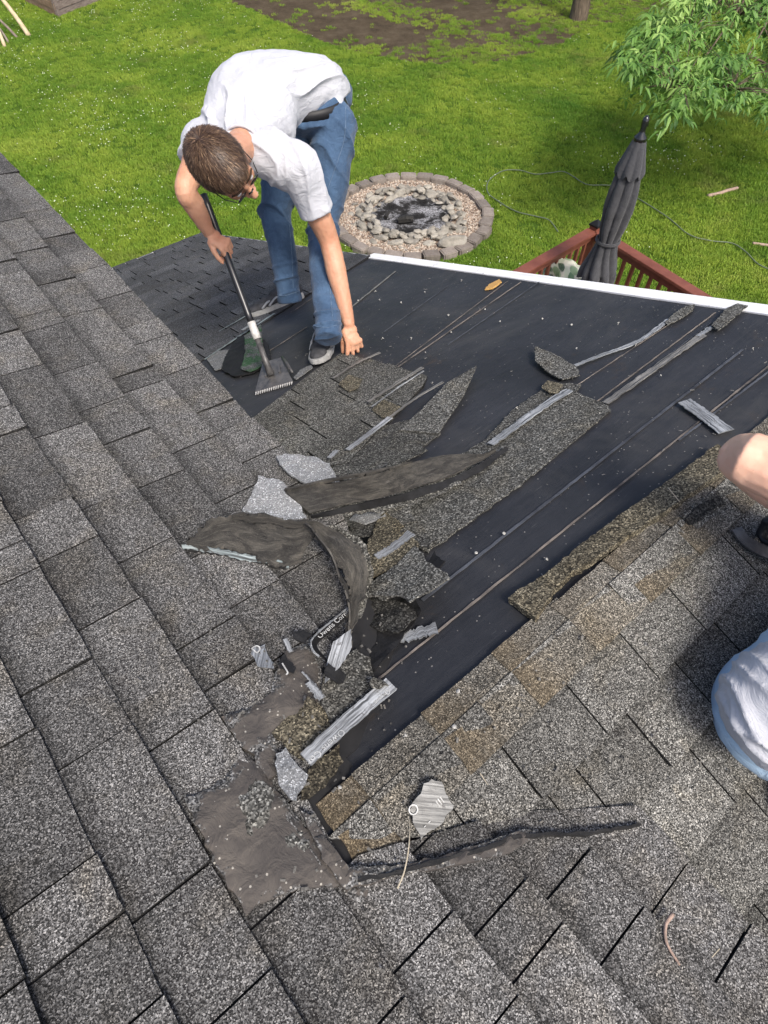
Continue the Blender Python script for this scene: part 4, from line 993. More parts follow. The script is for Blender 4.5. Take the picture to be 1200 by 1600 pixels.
man = empty('person', (E.hit(440, 480) + E.hit(505, 545)) / 2)
tag(man, 'man in white t-shirt and blue jeans bent over with one hand on the shingles', 'person')
hipL, hipR = P(520, 195, 2.70), P(456, 195, 2.74)
ankL, ankR = E.hit(512, 520, .14), E.hit(452, 462, .18)
kL = P(505, 352, 2.88); kR = P(432, 330, 2.98)
shL, shR = P(466, 262, 2.42), P(318, 222, 2.50)
elL = P(514, 376, 2.66); wrL = E.hit(545, 505, .14); hL = E.hit(552, 545, .03)
elR = P(292, 298, 2.58); wrR = P(327, 366, 2.72)
hc = P(350, 262, 2.12)
Ht = -ray(350, 262); Hr = (CR - Ht * CR.dot(Ht)).normalized(); Hup = Ht.cross(Hr); Hu = (-Hr * .22 + Hup * .22 + Ht * .93).normalized(); Hf = (Hr * .74 - Hup * .64 + Ht * .34).normalized(); HS = 1.10
spine = [P(486, 184, 2.72), P(472, 152, 2.66), P(412, 152, 2.55), P(392, 200, 2.46), P(380, 228, 2.40)]
lf = [(hipL - hipR).normalized()] * 2 + [((hipL - hipR).normalized() + (shL - shR).normalized()).normalized()] + [(shL - shR).normalized()] * 2
# tool first: its shaft fixes the hand on it
tb = E.hit(424, 588, .03); tt = P(318, 304, 2.62)
td = (tt - tb).normalized()
# point of the shaft nearest to the photo's grip
def on_shaft(px, py):
    r = ray(px, py); best = min(((tb.lerp(tt, t / 200)).cross(r).length, t / 200) for t in range(201)); return tb.lerp(tt, best[1])
gp = on_shaft(346, 398)
gd = gp.dot(CF); wrR = P(326, 362, gd - .045); elR = P(290, 296, gd - .20)
bm = bmesh.new()
l_, f_, u_, Q = head_geo(bm, hc, Hf, Hu, HS)
neck0 = Q(0, -.03, -.06)
limb(bm, [neck0, (neck0 + spine[4]) / 2 + (-CF) * .01, spine[4]], [.055, .056, .066])
loft(bm, [q + CF * .03 for q in spine], lf, [.11, .10, .11, .11, .06], [.07, .07, .06, .05, .045])
limb(bm, [shL, shL.lerp(elL, .5), elL, elL.lerp(wrL, .35), elL.lerp(wrL, .75), wrL], [.060, .056, .045, .046, .036, .028])
limb(bm, [shR, shR.lerp(elR, .5), elR, elR.lerp(wrR, .35), elR.lerp(wrR, .75), wrR], [.060, .054, .044, .045, .035, .028])
for h_, k_, a_ in ((hipL, kL, ankL), (hipR, kR, ankR)): limb(bm, [h_, h_.lerp(k_, .5), k_, k_.lerp(a_, .4), a_], [.085, .075, .055, .055, .035])
hand(bm, wrL, (hL - wrL) + E.v * -.02, -CF * .8 + CU * .45, -CR, [(.35, .9, .6), (.5, 1.1, .7), (.6, 1.2, .8), (.7, 1.25, .8)], (.85, .25, .55), 1.05, .12, .1)
fR = (gp - wrR).normalized()
hand(bm, wrR, (gp - wrR).normalized() + CR * .45, (-CF * .75 + CU * .45 - CR * .25), -td, [(.75, 1.35, .9), (.8, 1.4, .9), (.85, 1.4, .9), (.9, 1.4, .9)], (.8, .45, .25), 1.02, .03, .5)
def muscle(co, no): return no * (.0016 * noise.noise(co * 30) + .001 * noise.noise(co * 70))
into(man, 'body', solid(bm, .0042, 3, muscle), M_SKIN)
# t-shirt
bm = bmesh.new()
sp2 = [P(490, 172, 2.72), P(474, 146, 2.66), P(408, 148, 2.56), P(388, 198, 2.47), P(382, 226, 2.42)]
loft(bm, sp2, lf, [.172, .178, .205, .19, .08], [.142, .142, .142, .12, .08])
limb(bm, [shL - (shL - shR).normalized() * .05, shL, shL.lerp(elL, .26), shL.lerp(elL, .44)], [.10, .092, .078, .074])
limb(bm, [shR + (shL - shR).normalized() * .05, shR, shR.lerp(elR, .2)], [.10, .088, .076])
add_tube(bm, [shL.lerp(elL, .3), shL.lerp(elL, .58)], [.072, .076], 20)
nk = sp2[4]
limb(bm, [nk + CF * .01, nk.lerp(shL, .5) - CF * .005, shL], [.080, .092, .090]); limb(bm, [nk + CF * .01, nk.lerp(shR, .5), shR], [.080, .088, .086])
limb(bm, [sp2[2], sp2[3], nk], [.13, .12, .085])
add_tube(bm, [shR.lerp(elR, .1), shR.lerp(elR, .42)], [.072, .076], 20)
fo = folds([(P(470, 225, 2.35), (CR * .8 + CU * .5).normalized(), None, .20), (P(520, 170, 2.55), (CR * .6 - CU * .7).normalized(), None, .20), (P(475, 300, 2.3), (CR * .9 + CU * .3).normalized(), None, .14), (P(350, 190, 2.4), (CR + CU * .2).normalized(), None, .10)], .027, 36, 1)
shirt = into(man, 't_shirt', solid(bm, .0055, 6, fo), M_SHIRT)
# neckline and sleeve hems
def ring(bm, c, ax, x, a, b, r, seg=40, arc=(0, 2 * math.pi)):
    y = ax.cross(x).normalized(); x = y.cross(ax).normalized()
    pts = [c + x * math.cos(arc[0] + (arc[1] - arc[0]) * i / seg) * a + y * math.sin(arc[0] + (arc[1] - arc[0]) * i / seg) * b for i in range(seg + 1)]
    add_tube(bm, pts, r, 8)
bm = bmesh.new(); nd = (neck0 - spine[4]).normalized()
ring(bm, spine[4] + nd * .02, nd, (shL - shR), .078, .074, .0065)
into(man, 'neckband', bm_mesh(bm), M_SHIRT)
bm = bmesh.new(); ring(bm, shL.lerp(elL, .80), (elL - shL).normalized(), CR, .078, .080, .004)
# jeans
bm = bmesh.new()
loft(bm, [hipL.lerp(hipR, .5) - CU * .06 + CF * .02, spine[0], spine[1].lerp(spine[0], .35)], [lf[0]] * 3, [.155, .178, .165], [.14, .148, .135])
for h_, k_, a_, sg in ((hipL, kL, ankL, 1), (hipR, kR, ankR, -1)):
    limb(bm, [h_, h_.lerp(k_, .5) + lf[0] * .008 * sg, k_, k_.lerp(a_, .35), k_.lerp(a_, .75)], [.108, .094, .076, .070, .066])
    ez = (a_ - k_).normalized(); add_tube(bm, [k_.lerp(a_, .55), a_ - ez * .02, a_ + ez * .035], [.066, .062, .063], 20)
# seat pushed up and back
add_ell(bm, P(512, 150, 2.80), (CR, CU, CF), (.12, .12, .11), 2)
fo = folds([(kL, (CU + CR * .3).normalized(), None, .12), (kR, (CU + CR * .4).normalized(), None, .12), (ankL + ZZ * .08, CU, None, .10), (ankR + ZZ * .08, CU, None, .10), (P(530, 230, 2.7), (CU * .7 + CR * .6).normalized(), None, .14)], .021, 42, 2)
jeans = into(man, 'jeans', solid(bm, .0065, 6, fo), M_DENIM)
M_SEAM = simple('denim_seam', (.13, .19, .27), (.05, .09, .16), 60, .8)
def seam(pts, r=.0018):
    bm = bmesh.new(); add_tube(bm, spline(pts, 10), r, 6); return bm_mesh(bm)
import mathutils
from mathutils.bvhtree import BVHTree
def surf_line(bvh, pix, off=.001):
    out = []
    for q in spline([(a, b, 0) for a, b in pix], 10):
        loc, n_, i_, d_ = bvh.ray_cast(V((0, 0, 0)), ray(q.x, q.y))
        if loc: out.append(loc + n_ * off)
    return out
def world_bvh(o):
    bm = bmesh.new(); bm.from_mesh(o.data); off = V((0, 0, 0)); r = o.parent
    while r: off += r.location; r = r.parent
    bmesh.ops.translate(bm, vec=off, verts=bm.verts); t = BVHTree.FromBMesh(bm); bm.free(); return t
bv = world_bvh(jeans)
for pix in ([(540, 165), (538, 215), (524, 262), (510, 300)], [(450, 330), (456, 400), (458, 450)], [(500, 330), (512, 420), (520, 500)], [(421, 452), (440, 462), (468, 455)], [(488, 508), (508, 512), (526, 508)]):
    pts = surf_line(bv, pix)
    if len(pts) > 3: into(man, 'seam', seam(pts), M_SEAM)
# belt
bm = bmesh.new(); bc = spine[1].lerp(spine[0], .30); bd = (spine[1] - spine[0]).normalized(); x = lf[0]; y = bd.cross(x).normalized()
n = 48; rings = []
for i in range(n):
    an = 2 * math.pi * i / n; d = x * math.cos(an) * .181 + y * math.sin(an) * .150; d2 = x * math.cos(an) * .187 + y * math.sin(an) * .156
    rings.append([bm.verts.new(bc + d + bd * s_) for s_ in (-.02, .02)] + [bm.verts.new(bc + d2 + bd * s_) for s_ in (.02, -.02)])
for i in range(n):
    a, b = rings[i], rings[(i + 1) % n]
    for k in range(4): bm.faces.new((a[k], a[(k + 1) % 4], b[(k + 1) % 4], b[k]))
bmesh.ops.recalc_face_normals(bm, faces=bm.faces)
into(man, 'belt', bm_mesh(bm), M_BLACK)
# shoes
def shoe(heel, toe, pl, name='shoe'):
    root = empty(name, (heel + toe) / 2 - man.location); root.parent = man
    f = (toe - heel).normalized(); n_ = pl.n; s = f.cross(n_).normalized(); L = (toe - heel).length
    def C(t, sx, h): return heel + f * (L * t) + s * sx + n_ * h
    bm = bmesh.new()
    prof = [(0, .030), (.08, .040), (.3, .040), (.5, .047), (.72, .056), (.88, .050), (.97, .032), (1.0, .014)]
    lo, hi = [], []
    for sg in (1, -1):
        for t, w_ in (prof if sg > 0 else prof[::-1]):
            lo.append(bm.verts.new(C(t, w_ * sg, .001 + (.012 if t > .9 else 0)))); hi.append(bm.verts.new(C(t, w_ * sg * 1.05, .026 + .008 * (1 - t) + (.010 if t > .9 else 0))))
    m = len(lo); bm.faces.new(lo[::-1]); bm.faces.new(hi)
    for i in range(m): bm.faces.new((lo[i], lo[(i + 1) % m], hi[(i + 1) % m], hi[i]))
    bmesh.ops.bevel(bm, geom=bm.edges[:], offset=.004, segments=2, affect='EDGES')
    part('sole', bm_mesh(bm), simple('grey_rubber', (.38, .38, .37), (.27, .27, .26), 50, .6), root)
    bm = bmesh.new()
    for t, r_, h, z in ((.12, .040, .058, .048), (.28, .041, .072, .048), (.42, .044, .062, .045), (.58, .048, .048, .038), (.74, .051, .040, .032), (.86, .043, .036, .026)):
        add_ell(bm, C(t, 0, h), (f, s, n_), (.055, r_, z), 2)
    up = part('upper', solid(bm, .004, 5), simple('dark_mesh_fabric', (.030, .031, .034), (.07, .07, .075), 30, .8, .4, 400), root, True)
    bm = bmesh.new()
    for t0 in (.30, .37, .44, .51):
        add_tube(bm, spline([C(t0, -.026, .098 - (t0 - .3) * .12), C(t0 + .02, 0, .117 - (t0 - .3) * .14), C(t0, .026, .098 - (t0 - .3) * .12)], 4), .0035, 6)
    for sg in (-1, 1): add_tube(bm, spline([C(.30, 0, .12), C(.27, .03 * sg, .128), C(.33, .045 * sg, .115), C(.32, .01 * sg, .122)], 5), .0028, 6)
    part('lace', bm_mesh(bm), M_BLACK, root)
    bm = bmesh.new()
    for sg in (-1, 1):
        for t0, t1 in ((.36, .62), (.50, .74), (.14, .30)):
            add_tube(bm, spline([C(t0, .024 * sg, .100 - .09 * t0), C((t0 + t1) / 2, .043 * sg, .074 - .03 * t0), C(t1, .051 * sg, .036)], 6), [.006] * 13, 8)
    part('overlay', bm_mesh(bm), simple('silver_overlay', (.34, .35, .36), (.22, .23, .24), 50, .4), root, True)
shoe(E.hit(474, 464, .008), E.hit(386, 498, .008), E)
shoe(E.hit(521, 508, .008), E.hit(497, 574, .008), E)
# hair
def hair(root, c, l, f, u, n, seed, sc=1.0):
    rr = random.Random(seed); B = Builder()
    def Q(x, y, z): return c + (l * x + f * y + u * z) * sc
    bmh = bmesh.new(); 
    add_ell(bmh, Q(0, -.016, .038), (l, f, u), (.0795 * sc, .099 * sc, .089 * sc), 4)
    add_ell(bmh, Q(0, .036, .060), (l, f, u), (.060 * sc, .052 * sc, .052 * sc), 3)
    me = solid(bmh, .005, 3); vs = [v.co for v in me.vertices]
    keep = []
    for p in me.polygons:
        d = (p.center - c) / sc; x, y, z = d.dot(l), d.dot(f), d.dot(u)
        front = .055 if abs(x) < .045 else .02
        if z > -.055 + max(0, y + .02) * 1.25 and not (y > .050 and z < .072) and not (abs(x) > .045 and y > .020 and z < .045): keep.append(p)
    # cap under the strands
    idx = {}
    for p in keep:
        f_i = []
        for v in p.vertices:
            if v not in idx: idx[v] = len(B.v); B.v.append(vs[v])
            f_i.append(idx[v])
        B.poly(f_i, [(0, 0)] * len(f_i), (.12, 0, 0))
    whorl = Q(.012, -.060, .105)
    nk = len(keep)
    for i in range(n):
        p = keep[rr.randrange(nk)]; q = p.center + V((rr.uniform(-1, 1), rr.uniform(-1, 1), rr.uniform(-1, 1))) * .004; no = p.normal
        d = q - whorl; z = (q - c).dot(u); yy = (q - c).dot(f); xx = (q - c).dot(l)
        fl = (d - no * d.dot(no)).normalized() + f * .25 - u * .25 + V((rr.uniform(-1, 1), rr.uniform(-1, 1), rr.uniform(-1, 1))) * .16
        fl = (fl - no * fl.dot(no)).normalized()
        L = rr.uniform(.020, .036) * (1.0 if z > .03 else .55); s_ = no.cross(fl).normalized() * rr.uniform(.0007, .0013)
        lift = .20 if z > .03 else .12
        a0, a1, a2 = q - no * .002, q + fl * L * .5 + no * L * lift, q + fl * L + no * L * lift * .9
        b = len(B.v); B.v += [a0 - s_, a0 + s_, a1 + s_ * .8, a1 - s_ * .8, a2]
        t = (min(1, max(0, rr.gauss(.42, .25))), 0, 0)
        B.poly([b, b + 1, b + 2, b + 3], [(0, 0)] * 4, t); B.poly([b + 3, b + 2, b + 4], [(0, 0)] * 3, t)
    bpy.data.meshes.remove(me)
    return B.done('hair', M_HAIR, root)
hair(man, hc, l_, f_, u_, 15000, 4, HS)
# eyebrows, eyes and dark glasses
bm = bmesh.new()
bm.free(); M_EYE = simple('eye_white', (.7, .68, .65), None, rough=.2)
for s in (-1, 1):
    bm = bmesh.new(); add_ell(bm, Q(s * .031, .082, .006), (l_, f_, u_), (.012, .010, .010), 2); into(man, 'eye', bm_mesh(bm), M_EYE)
bm = bmesh.new()
for s in (-1, 1):
    pts = [Q(s * .008, .092, .036), Q(s * .030, .0935, .042), Q(s * .052, .080, .034)]
    add_tube(bm, spline(pts, 5), .0035, 8)
into(man, 'eyebrows', bm_mesh(bm), simple('brow_hair', (.05, .028, .016), (.03, .018, .01), 200, .8), True)
bm = bmesh.new()
for s in (-1, 1):
    add_ell(bm, Q(s * .033, .098, .006), (l_, f_, u_), (.024, .003, .012), 3)
    add_tube(bm, [Q(s * .056, .094, .008), Q(s * .074, .06, .010), Q(s * .081, -.005, .012)], .0018, 8)
add_tube(bm, [Q(-.010, .110, .010), Q(0, .114, .012), Q(.010, .110, .010)], .003, 8)
into(man, 'glasses', bm_mesh(bm), simple('dark_glass', (.01, .012, .012), None, rough=.15, spec=.6), True)

# roofing shovel ------------------------------------------------------------
tool = empty('roofing_shovel', tb); tag(tool, 'black handled toothed roofing shovel held by the bending man', 'roofing shovel')
M_STEEL = simple('worn_black_steel', (.03, .03, .032), (.11, .105, .10), 30, .45, .3, 90, spec=.6)
bm = bmesh.new(); e0 = tb.lerp(tt, .30); add_tube(bm, spline([e0, e0.lerp(tt, .5), tt], 6), .0155, 14)
part('handle', bm_mesh(bm), simple('black_fibreglass', (.010, .010, .012), (.02, .02, .022), 20, .32, spec=.6), tool, True)
bm = bmesh.new(); a = tb.lerp(tt, .215); b = tb.lerp(tt, .31); add_tube(bm, [a, a.lerp(b, .33), a.lerp(b, .66), b], [.0175, .0190, .0180, .0190], 14)
part('ferrule', bm_mesh(bm), simple('white_tape', (.62, .61, .58), (.35, .34, .32), 60, .5), tool, True)
bm = bmesh.new(); add_tube(bm, [tb + E.n * .005, tb.lerp(tt, .10), tb.lerp(tt, .22)], [.017, .014, .013], 14)
part('socket', bm_mesh(bm), M_STEEL, tool, True)
c1_, c2_, c3_, c4_ = [E.hit(x, y, h) for x, y, h in ((399, 614, .010), (458, 597, .010), (440, 560, .045), (411, 568, .045))]
bm = bmesh.new(); nb = (c2_ - c1_).cross(c4_ - c1_).normalized()
if nb.z < 0: nb = -nb
bot = [bm.verts.new(p) for p in (c1_, c2_, c3_, c4_)]; top = [bm.verts.new(p + nb * .006) for p in (c1_, c2_, c3_, c4_)]
bm.faces.new(bot[::-1]); bm.faces.new(top)
for i in range(4): bm.faces.new((bot[i], bot[(i + 1) % 4], top[(i + 1) % 4], top[i]))
ex_ = (c2_ - c1_).normalized(); ey_ = nb.cross(ex_)
for i in range(3):   # stamped ribs
    q = c1_.lerp(c2_, .25 + .25 * i).lerp(c4_.lerp(c3_, .25 + .25 * i), .55) + nb * .009; add_box(bm, q, ex_, ey_, nb, (.010, .06, .008))
bmesh.ops.recalc_face_normals(bm, faces=bm.faces); part('blade', bm_mesh(bm), M_STEEL, tool)
bm = bmesh.new()
for i in range(17):
    q = c1_.lerp(c2_, (i + .5) / 17); d = (c1_ - c4_).normalized(); w_ = (c2_ - c1_).length / 17 * .30
    v = [bm.verts.new(q + ex_ * a + nb * h) for a in (-w_, w_) for h in (0, .005)] + [bm.verts.new(q + d * .018 + ex_ * a * .4 + nb * h) for a in (-w_, w_) for h in (0, .003)]
    for f4 in ((0, 1, 3, 2), (4, 6, 7, 5), (0, 4, 5, 1), (2, 3, 7, 6), (0, 2, 6, 4), (1, 5, 7, 3)): bm.faces.new([v[k] for k in f4])
bmesh.ops.recalc_face_normals(bm, faces=bm.faces); part('teeth', bm_mesh(bm), simple('bright_steel', (.55, .54, .52), (.3, .3, .3), 90, .35), tool)
bm = bmesh.new(); add_tube(bm, [E.hit(441, 558, .05), E.hit(448, 568, .055), E.hit(457, 582, .04)], [.007, .008, .006], 10)
part('lever', bm_mesh(bm), M_STEEL, tool, True)

# second worker at the right edge --------------------------------------------
per = empty('person', R.hit(1290, 1180)); tag(per, 'kneeling person in white shirt and light jeans, mostly outside the right edge', 'person')
pel = P(1270, 1115, 1.28); wst = P(1345, 1112, 1.18); chs = P(1470, 1060, 1.06); upc = P(1550, 980, 1.04)
lat = (CU * .55 - CR * .8 + CF * .1).normalized()  # person's left
lat = (-CR * .30 + CU * .95).normalized()
s2L = P(1450, 840, 1.12); s2R = P(1620, 1060, 1.02); e2L = P(1166, 716, 1.26); w2L = P(1262, 806, 1.42)
e2R = P(1560, 860, 1.35); w2R = P(1440, 760, 1.6)
k2L = R.hit(1290, 960, .06); k2R = R.hit(1420, 1060, .06); a2L = R.hit(1265, 1270, .06); a2R = R.hit(1450, 1330, .06)
bm = bmesh.new()
h2c = P(1620, 860, 1.02); l2, f2, u2, Q2 = head_geo(bm, h2c, (CU * .55 + CF * .8 - CR * .2), (-CF * .6 + CU * .7))
limb(bm, [Q2(0, -.03, -.06), upc], [.052, .064])
loft(bm, [pel, wst, chs, upc], [lat] * 4, [.13, .12, .14, .13], [.10, .09, .10, .08])
limb(bm, [s2L, s2L.lerp(e2L, .5), e2L.lerp(s2L, .08), e2L, e2L.lerp(w2L, .4), w2L], [.064, .062, .058, .054, .052, .036])
limb(bm, [s2R, s2R.lerp(e2R, .5), e2R, e2R.lerp(w2R, .4), w2R], [.055, .050, .042, .042, .028])
for h_, k_, a_ in ((pel + lat * .09, k2L, a2L), (pel - lat * .09, k2R, a2R)): limb(bm, [h_, k_, k_.lerp(a_, .5), a_], [.08, .055, .05, .035])
hand(bm, w2R, (w2R - e2R), ZZ, CR, [(.5, .6, .4)] * 4, (.7, .6, .3))
into(per, 'body', solid(bm, .0048, 4, muscle), M_SKIN2)
bm = bmesh.new(); hand(bm, w2L, (P(1192, 812, 1.56) - w2L), ZZ, CU, [(.8, 1.2, .8)] * 4, (.7, .5, .4), 1.12)
into(per, 'glove', solid(bm, .0042, 3), M_BLACK)
bm = bmesh.new()
add_ell(bm, P(1254, 1108, 1.22), (CR, CU, CF), (.163, .144, .12), 3)
loft(bm, [P(1262, 1108, 1.22), P(1330, 1105, 1.19), P(1470, 1062, 1.06), upc], [lat] * 4, [.135, .14, .17, .15], [.12, .12, .13, .11])
limb(bm, [s2L, s2L.lerp(e2L, .35)], [.09, .075]); limb(bm, [s2R, s2R.lerp(e2R, .35)], [.09, .075])
fo = folds([(P(1160, 1100, 1.2), (CR * .8 + CU * .6).normalized(), None, .16), (P(1200, 1180, 1.2), (CR * .8 + CU * .6).normalized(), None, .14), (P(1150, 1050, 1.15), (CR * .3 + CU).normalized(), None, .16)], .016, 36, 5)
into(per, 'shirt', solid(bm, .0065, 7, fo), M_SHIRT)
bm = bmesh.new()
add_ell(bm, P(1262, 1112, 1.34), (CR, CU, CF), (.210, .172, .13), 3)
for h_, k_, a_ in ((pel + lat * .09, k2L, a2L), (pel - lat * .09, k2R, a2R)): limb(bm, [h_, h_.lerp(k_, .5), k_, k_.lerp(a_, .5), a_], [.10, .085, .075, .07, .055])
into(per, 'jeans', solid(bm, .0065, 6, folds([(pel, CR, None, .25)], .006, 60, 3)), M_DENIM2)
hair(per, h2c, l2, f2, u2, 3000, 8)
# pry bar in the glove
bar = empty('pry_bar', R.hit(1155, 830, .02)); tag(bar, 'flat dark steel pry bar under the gloved hand at the right edge', 'pry bar')
bm = bmesh.new()
pth = spline([R.hit(1150, 826, .012), R.hit(1166, 846, .02), R.hit(1196, 862, .035), R.hit(1240, 872, .05), R.hit(1330, 880, .06)], 6)
for a, b in zip(pth, pth[1:]):
    d = (b - a); add_box(bm, (a + b) / 2, d.normalized(), d.normalized().cross(R.n).normalized(), R.n, (d.length * 1.06, .034, .006))
part('bar', bm_mesh(bm), M_STEEL, bar)


# ------------------------------------------------------------------ yard
def gp_(x, y, h=0): return G.hit(x, y, h)
def in_dirt(p):
    q = (p.x, p.y); return inside(q, DIRT)
dirt_px = [(340, -60), (352, 0), (400, 18), (470, 52), (540, 78), (640, 96), (700, 100), (790, 96), (880, 66), (930, 40), (1010, 30), (1060, 10), (1090, -60)]
DIRT = [tuple(gp_(x, y).xy) for x, y in dirt_px]
def lawn_mat():
    m, nt, b = mat('lawn_soil', .95, .1); k = N(nt); co = k.co()
    c = k.ramp(k.noise(co, .7, 6, .7), [(.3, (.055, .115, .012)), (.5, (.09, .165, .018)), (.7, (.13, .19, .026))])
    c = k.mix(k.ramp(k.noise(co, 55, 4, .8), [(.35, 0.0), (.7, .7)]), c, (.016, .040, .006))
    nt.links.new(c, b.inputs['Base Color']); k.bump(k.noise(co, 40, 4, .8), b, 1.0, .04); return m
B = Builder(); n = 60
for i in range(n + 1):
    for j in range(n + 1): 
        x = -80 + 160 * i / n; y = -60 + 200 * j / n; B.v.append(V((x, y, GZ)))
for i in range(n):
    for j in range(n):
        a = i * (n + 1) + j; B.poly([a, a + n + 1, a + n + 2, a + 1], [(0, 0)] * 4, (1, 0, 0))
tag(B.done('lawn', lawn_mat()), kind='structure')
dm_, nt, b = mat('bare_soil', .95, .1); k = N(nt); co = k.co()
c = k.ramp(k.noise(co, 2.2, 6, .75), [(.3, (.040, .029, .018)), (.5, (.080, .060, .038)), (.72, (.13, .105, .070))])
c = k.mix(k.ramp(k.noise(co, 45, 4, .8), [(.5, 0.0), (.7, .6)]), c, (.20, .16, .10)); nt.links.new(c, b.inputs['Base Color']); k.bump(k.noise(co, 30, 5, .8), b, 1, .05)
o = sheet('dirt_patch', G, [tuple(p) for p in DIRT], .006, .02, .25, .10, 3, dm_, pixels=False, bumpy=.0); tag(o, kind='structure')

# grass tufts as instances on a point cloud
def grass_mat():
    m, nt, b = mat('grass_blade', .6, .25); k = N(nt)
    g = k.new('ShaderNodeNewGeometry'); oi = k.new('ShaderNodeObjectInfo')
    base = k.ramp(k.noise(g.outputs['Position'], .42, 5, .62, .5), [(.28, (.105, .22, .022)), (.44, (.20, .315, .034)), (.58, (.31, .405, .05)), (.72, (.40, .46, .085))])
    c = k.mix(k.ramp(oi.outputs['Random'], [(0, 0.0), (1, .6)]), base, k.mix(1.0, base, (.55, .75, .7), 'MULTIPLY'))
    c = k.mix(k.ramp(k.noise(g.outputs['Position'], 7, 3, .7), [(.56, 0.0), (.70, .45)]), c, (.26, .27, .06))
    c = k.mix(k.ramp(k.noise(g.outputs['Position'], .9, 5, .7), [(.56, 0.0), (.70, .5)]), c, (.20, .19, .07))
    nt.links.new(c, b.inputs['Base Color'])
    tr_ = k.new('ShaderNodeBsdfTranslucent'); nt.links.new(c, tr_.inputs['Color']); ms = k.new('ShaderNodeMixShader'); ms.inputs[0].default_value = .3
    out = [x for x in nt.nodes if x.type == 'OUTPUT_MATERIAL'][0]; nt.links.new(b.outputs[0], ms.inputs[1]); nt.links.new(tr_.outputs[0], ms.inputs[2]); nt.links.new(ms.outputs[0], out.inputs[0]); return m
def scatter(name, pts, inst, mt_holder=None, smin=.7, smax=1.3, seed=0, up=True, label=None, cat=None):
    me = bpy.data.meshes.new(name); me.from_pydata(pts, [], []); o = bpy.data.objects.new(name, me); COL.objects.link(o)
    ng = bpy.data.node_groups.new(name + '_nodes', 'GeometryNodeTree')
    ng.interface.new_socket('Geometry', in_out='INPUT', socket_type='NodeSocketGeometry'); ng.interface.new_socket('Geometry', in_out='OUTPUT', socket_type='NodeSocketGeometry')
    a = ng.nodes.new('NodeGroupInput'); z = ng.nodes.new('NodeGroupOutput'); ip = ng.nodes.new('GeometryNodeInstanceOnPoints'); oi = ng.nodes.new('GeometryNodeObjectInfo')
    oi.inputs['Object'].default_value = inst; oi.inputs['As Instance'].default_value = True
    r = ng.nodes.new('FunctionNodeRandomValue'); r.data_type = 'FLOAT_VECTOR'; r.inputs[0].default_value = (-.12, -.12, 0) if up else (-3, -3, -3); r.inputs[1].default_value = (.12, .12, 6.28) if up else (3, 3, 3)
    s = ng.nodes.new('FunctionNodeRandomValue'); s.data_type = 'FLOAT'; s.inputs[2].default_value = smin; s.inputs[3].default_value = smax; s.inputs['Seed'].default_value = 5
    L = ng.links.new; L(a.outputs[0], ip.inputs['Points']); L(oi.outputs['Geometry'], ip.inputs['Instance']); L(r.outputs[0], ip.inputs['Rotation']); L(s.outputs[1], ip.inputs['Scale']); L(ip.outputs[0], z.inputs[0])
    md = o.modifiers.new('scatter', 'NODES'); md.node_group = ng
    return tag(o, label, cat, None, 'stuff')
def proto(name, me, mt):
    o = bpy.data.objects.new(name, me); me.materials.append(mt); COL.objects.link(o); o.location = (0, -8, GZ - 3); tag(o, kind='stuff'); return o
rr = random.Random(1)
def tuft(nb, hmin, hmax, spread, wd, seed):
    q = random.Random(seed); vs, fs = [], []
    for i in range(nb):
        a = q.uniform(0, 6.28); r = spread * math.sqrt(q.random()); c = V((r * math.cos(a), r * math.sin(a), 0)); h = q.uniform(hmin, hmax)
        b_ = q.uniform(0, 6.28); ln = V((math.cos(b_), math.sin(b_), 0)) * h * q.uniform(.2, .8); s = V((-math.sin(b_), math.cos(b_), 0)) * wd * q.uniform(.7, 1.3)
        k0 = len(vs); vs += [c - s, c + s, c + ln * .35 + ZZ * h * .6 + s * .8, c + ln * .35 + ZZ * h * .6 - s * .8, c + ln + ZZ * h]; fs += [(k0, k0 + 1, k0 + 2, k0 + 3), (k0 + 3, k0 + 2, k0 + 4)]
    return mesh(vs, fs)
gm = grass_mat()
tuft_o = proto('grass_tuft', tuft(34, .020, .050, .085, .0042, 3), gm)
RINGC = (gp_(642, 352)).copy()
c_ = sum((gp_(*q) for q in ((515, 330), (773, 345), (640, 270), (748, 400))), V((0, 0, 0))) / 4
RINGC = gp_(641, 341); RR_ = (gp_(771, 348) - gp_(512, 340)).length / 2
pts = []
tries = 0
while len(pts) < 90000 and tries < 400000:
    tries += 1
    y = 5 + 19 * rr.random() ** 1.15; x = rr.uniform(-1, 1) * (3.5 + y * .78)
    if (x - RINGC.x) ** 2 + (y - RINGC.y) ** 2 < (RR_ - .02) ** 2: continue
    if inside((x, y), DIRT):
        dn = nz((x * .55, y * .55, 2)) + .5 * nz((x * 2, y * 2, 3)) + .35 * ((x - 2.0) / 4)
        if dn < .12 and rr.random() > max(.015, .34 + dn): continue
    else:
        if nz((x * 1.3, y * 1.3, 9)) < -.45 and rr.random() < .5: continue
    pts.append((x, y, GZ))
scatter('grass', pts, tuft_o, label='short bright green lawn grass around the house', cat='grass')
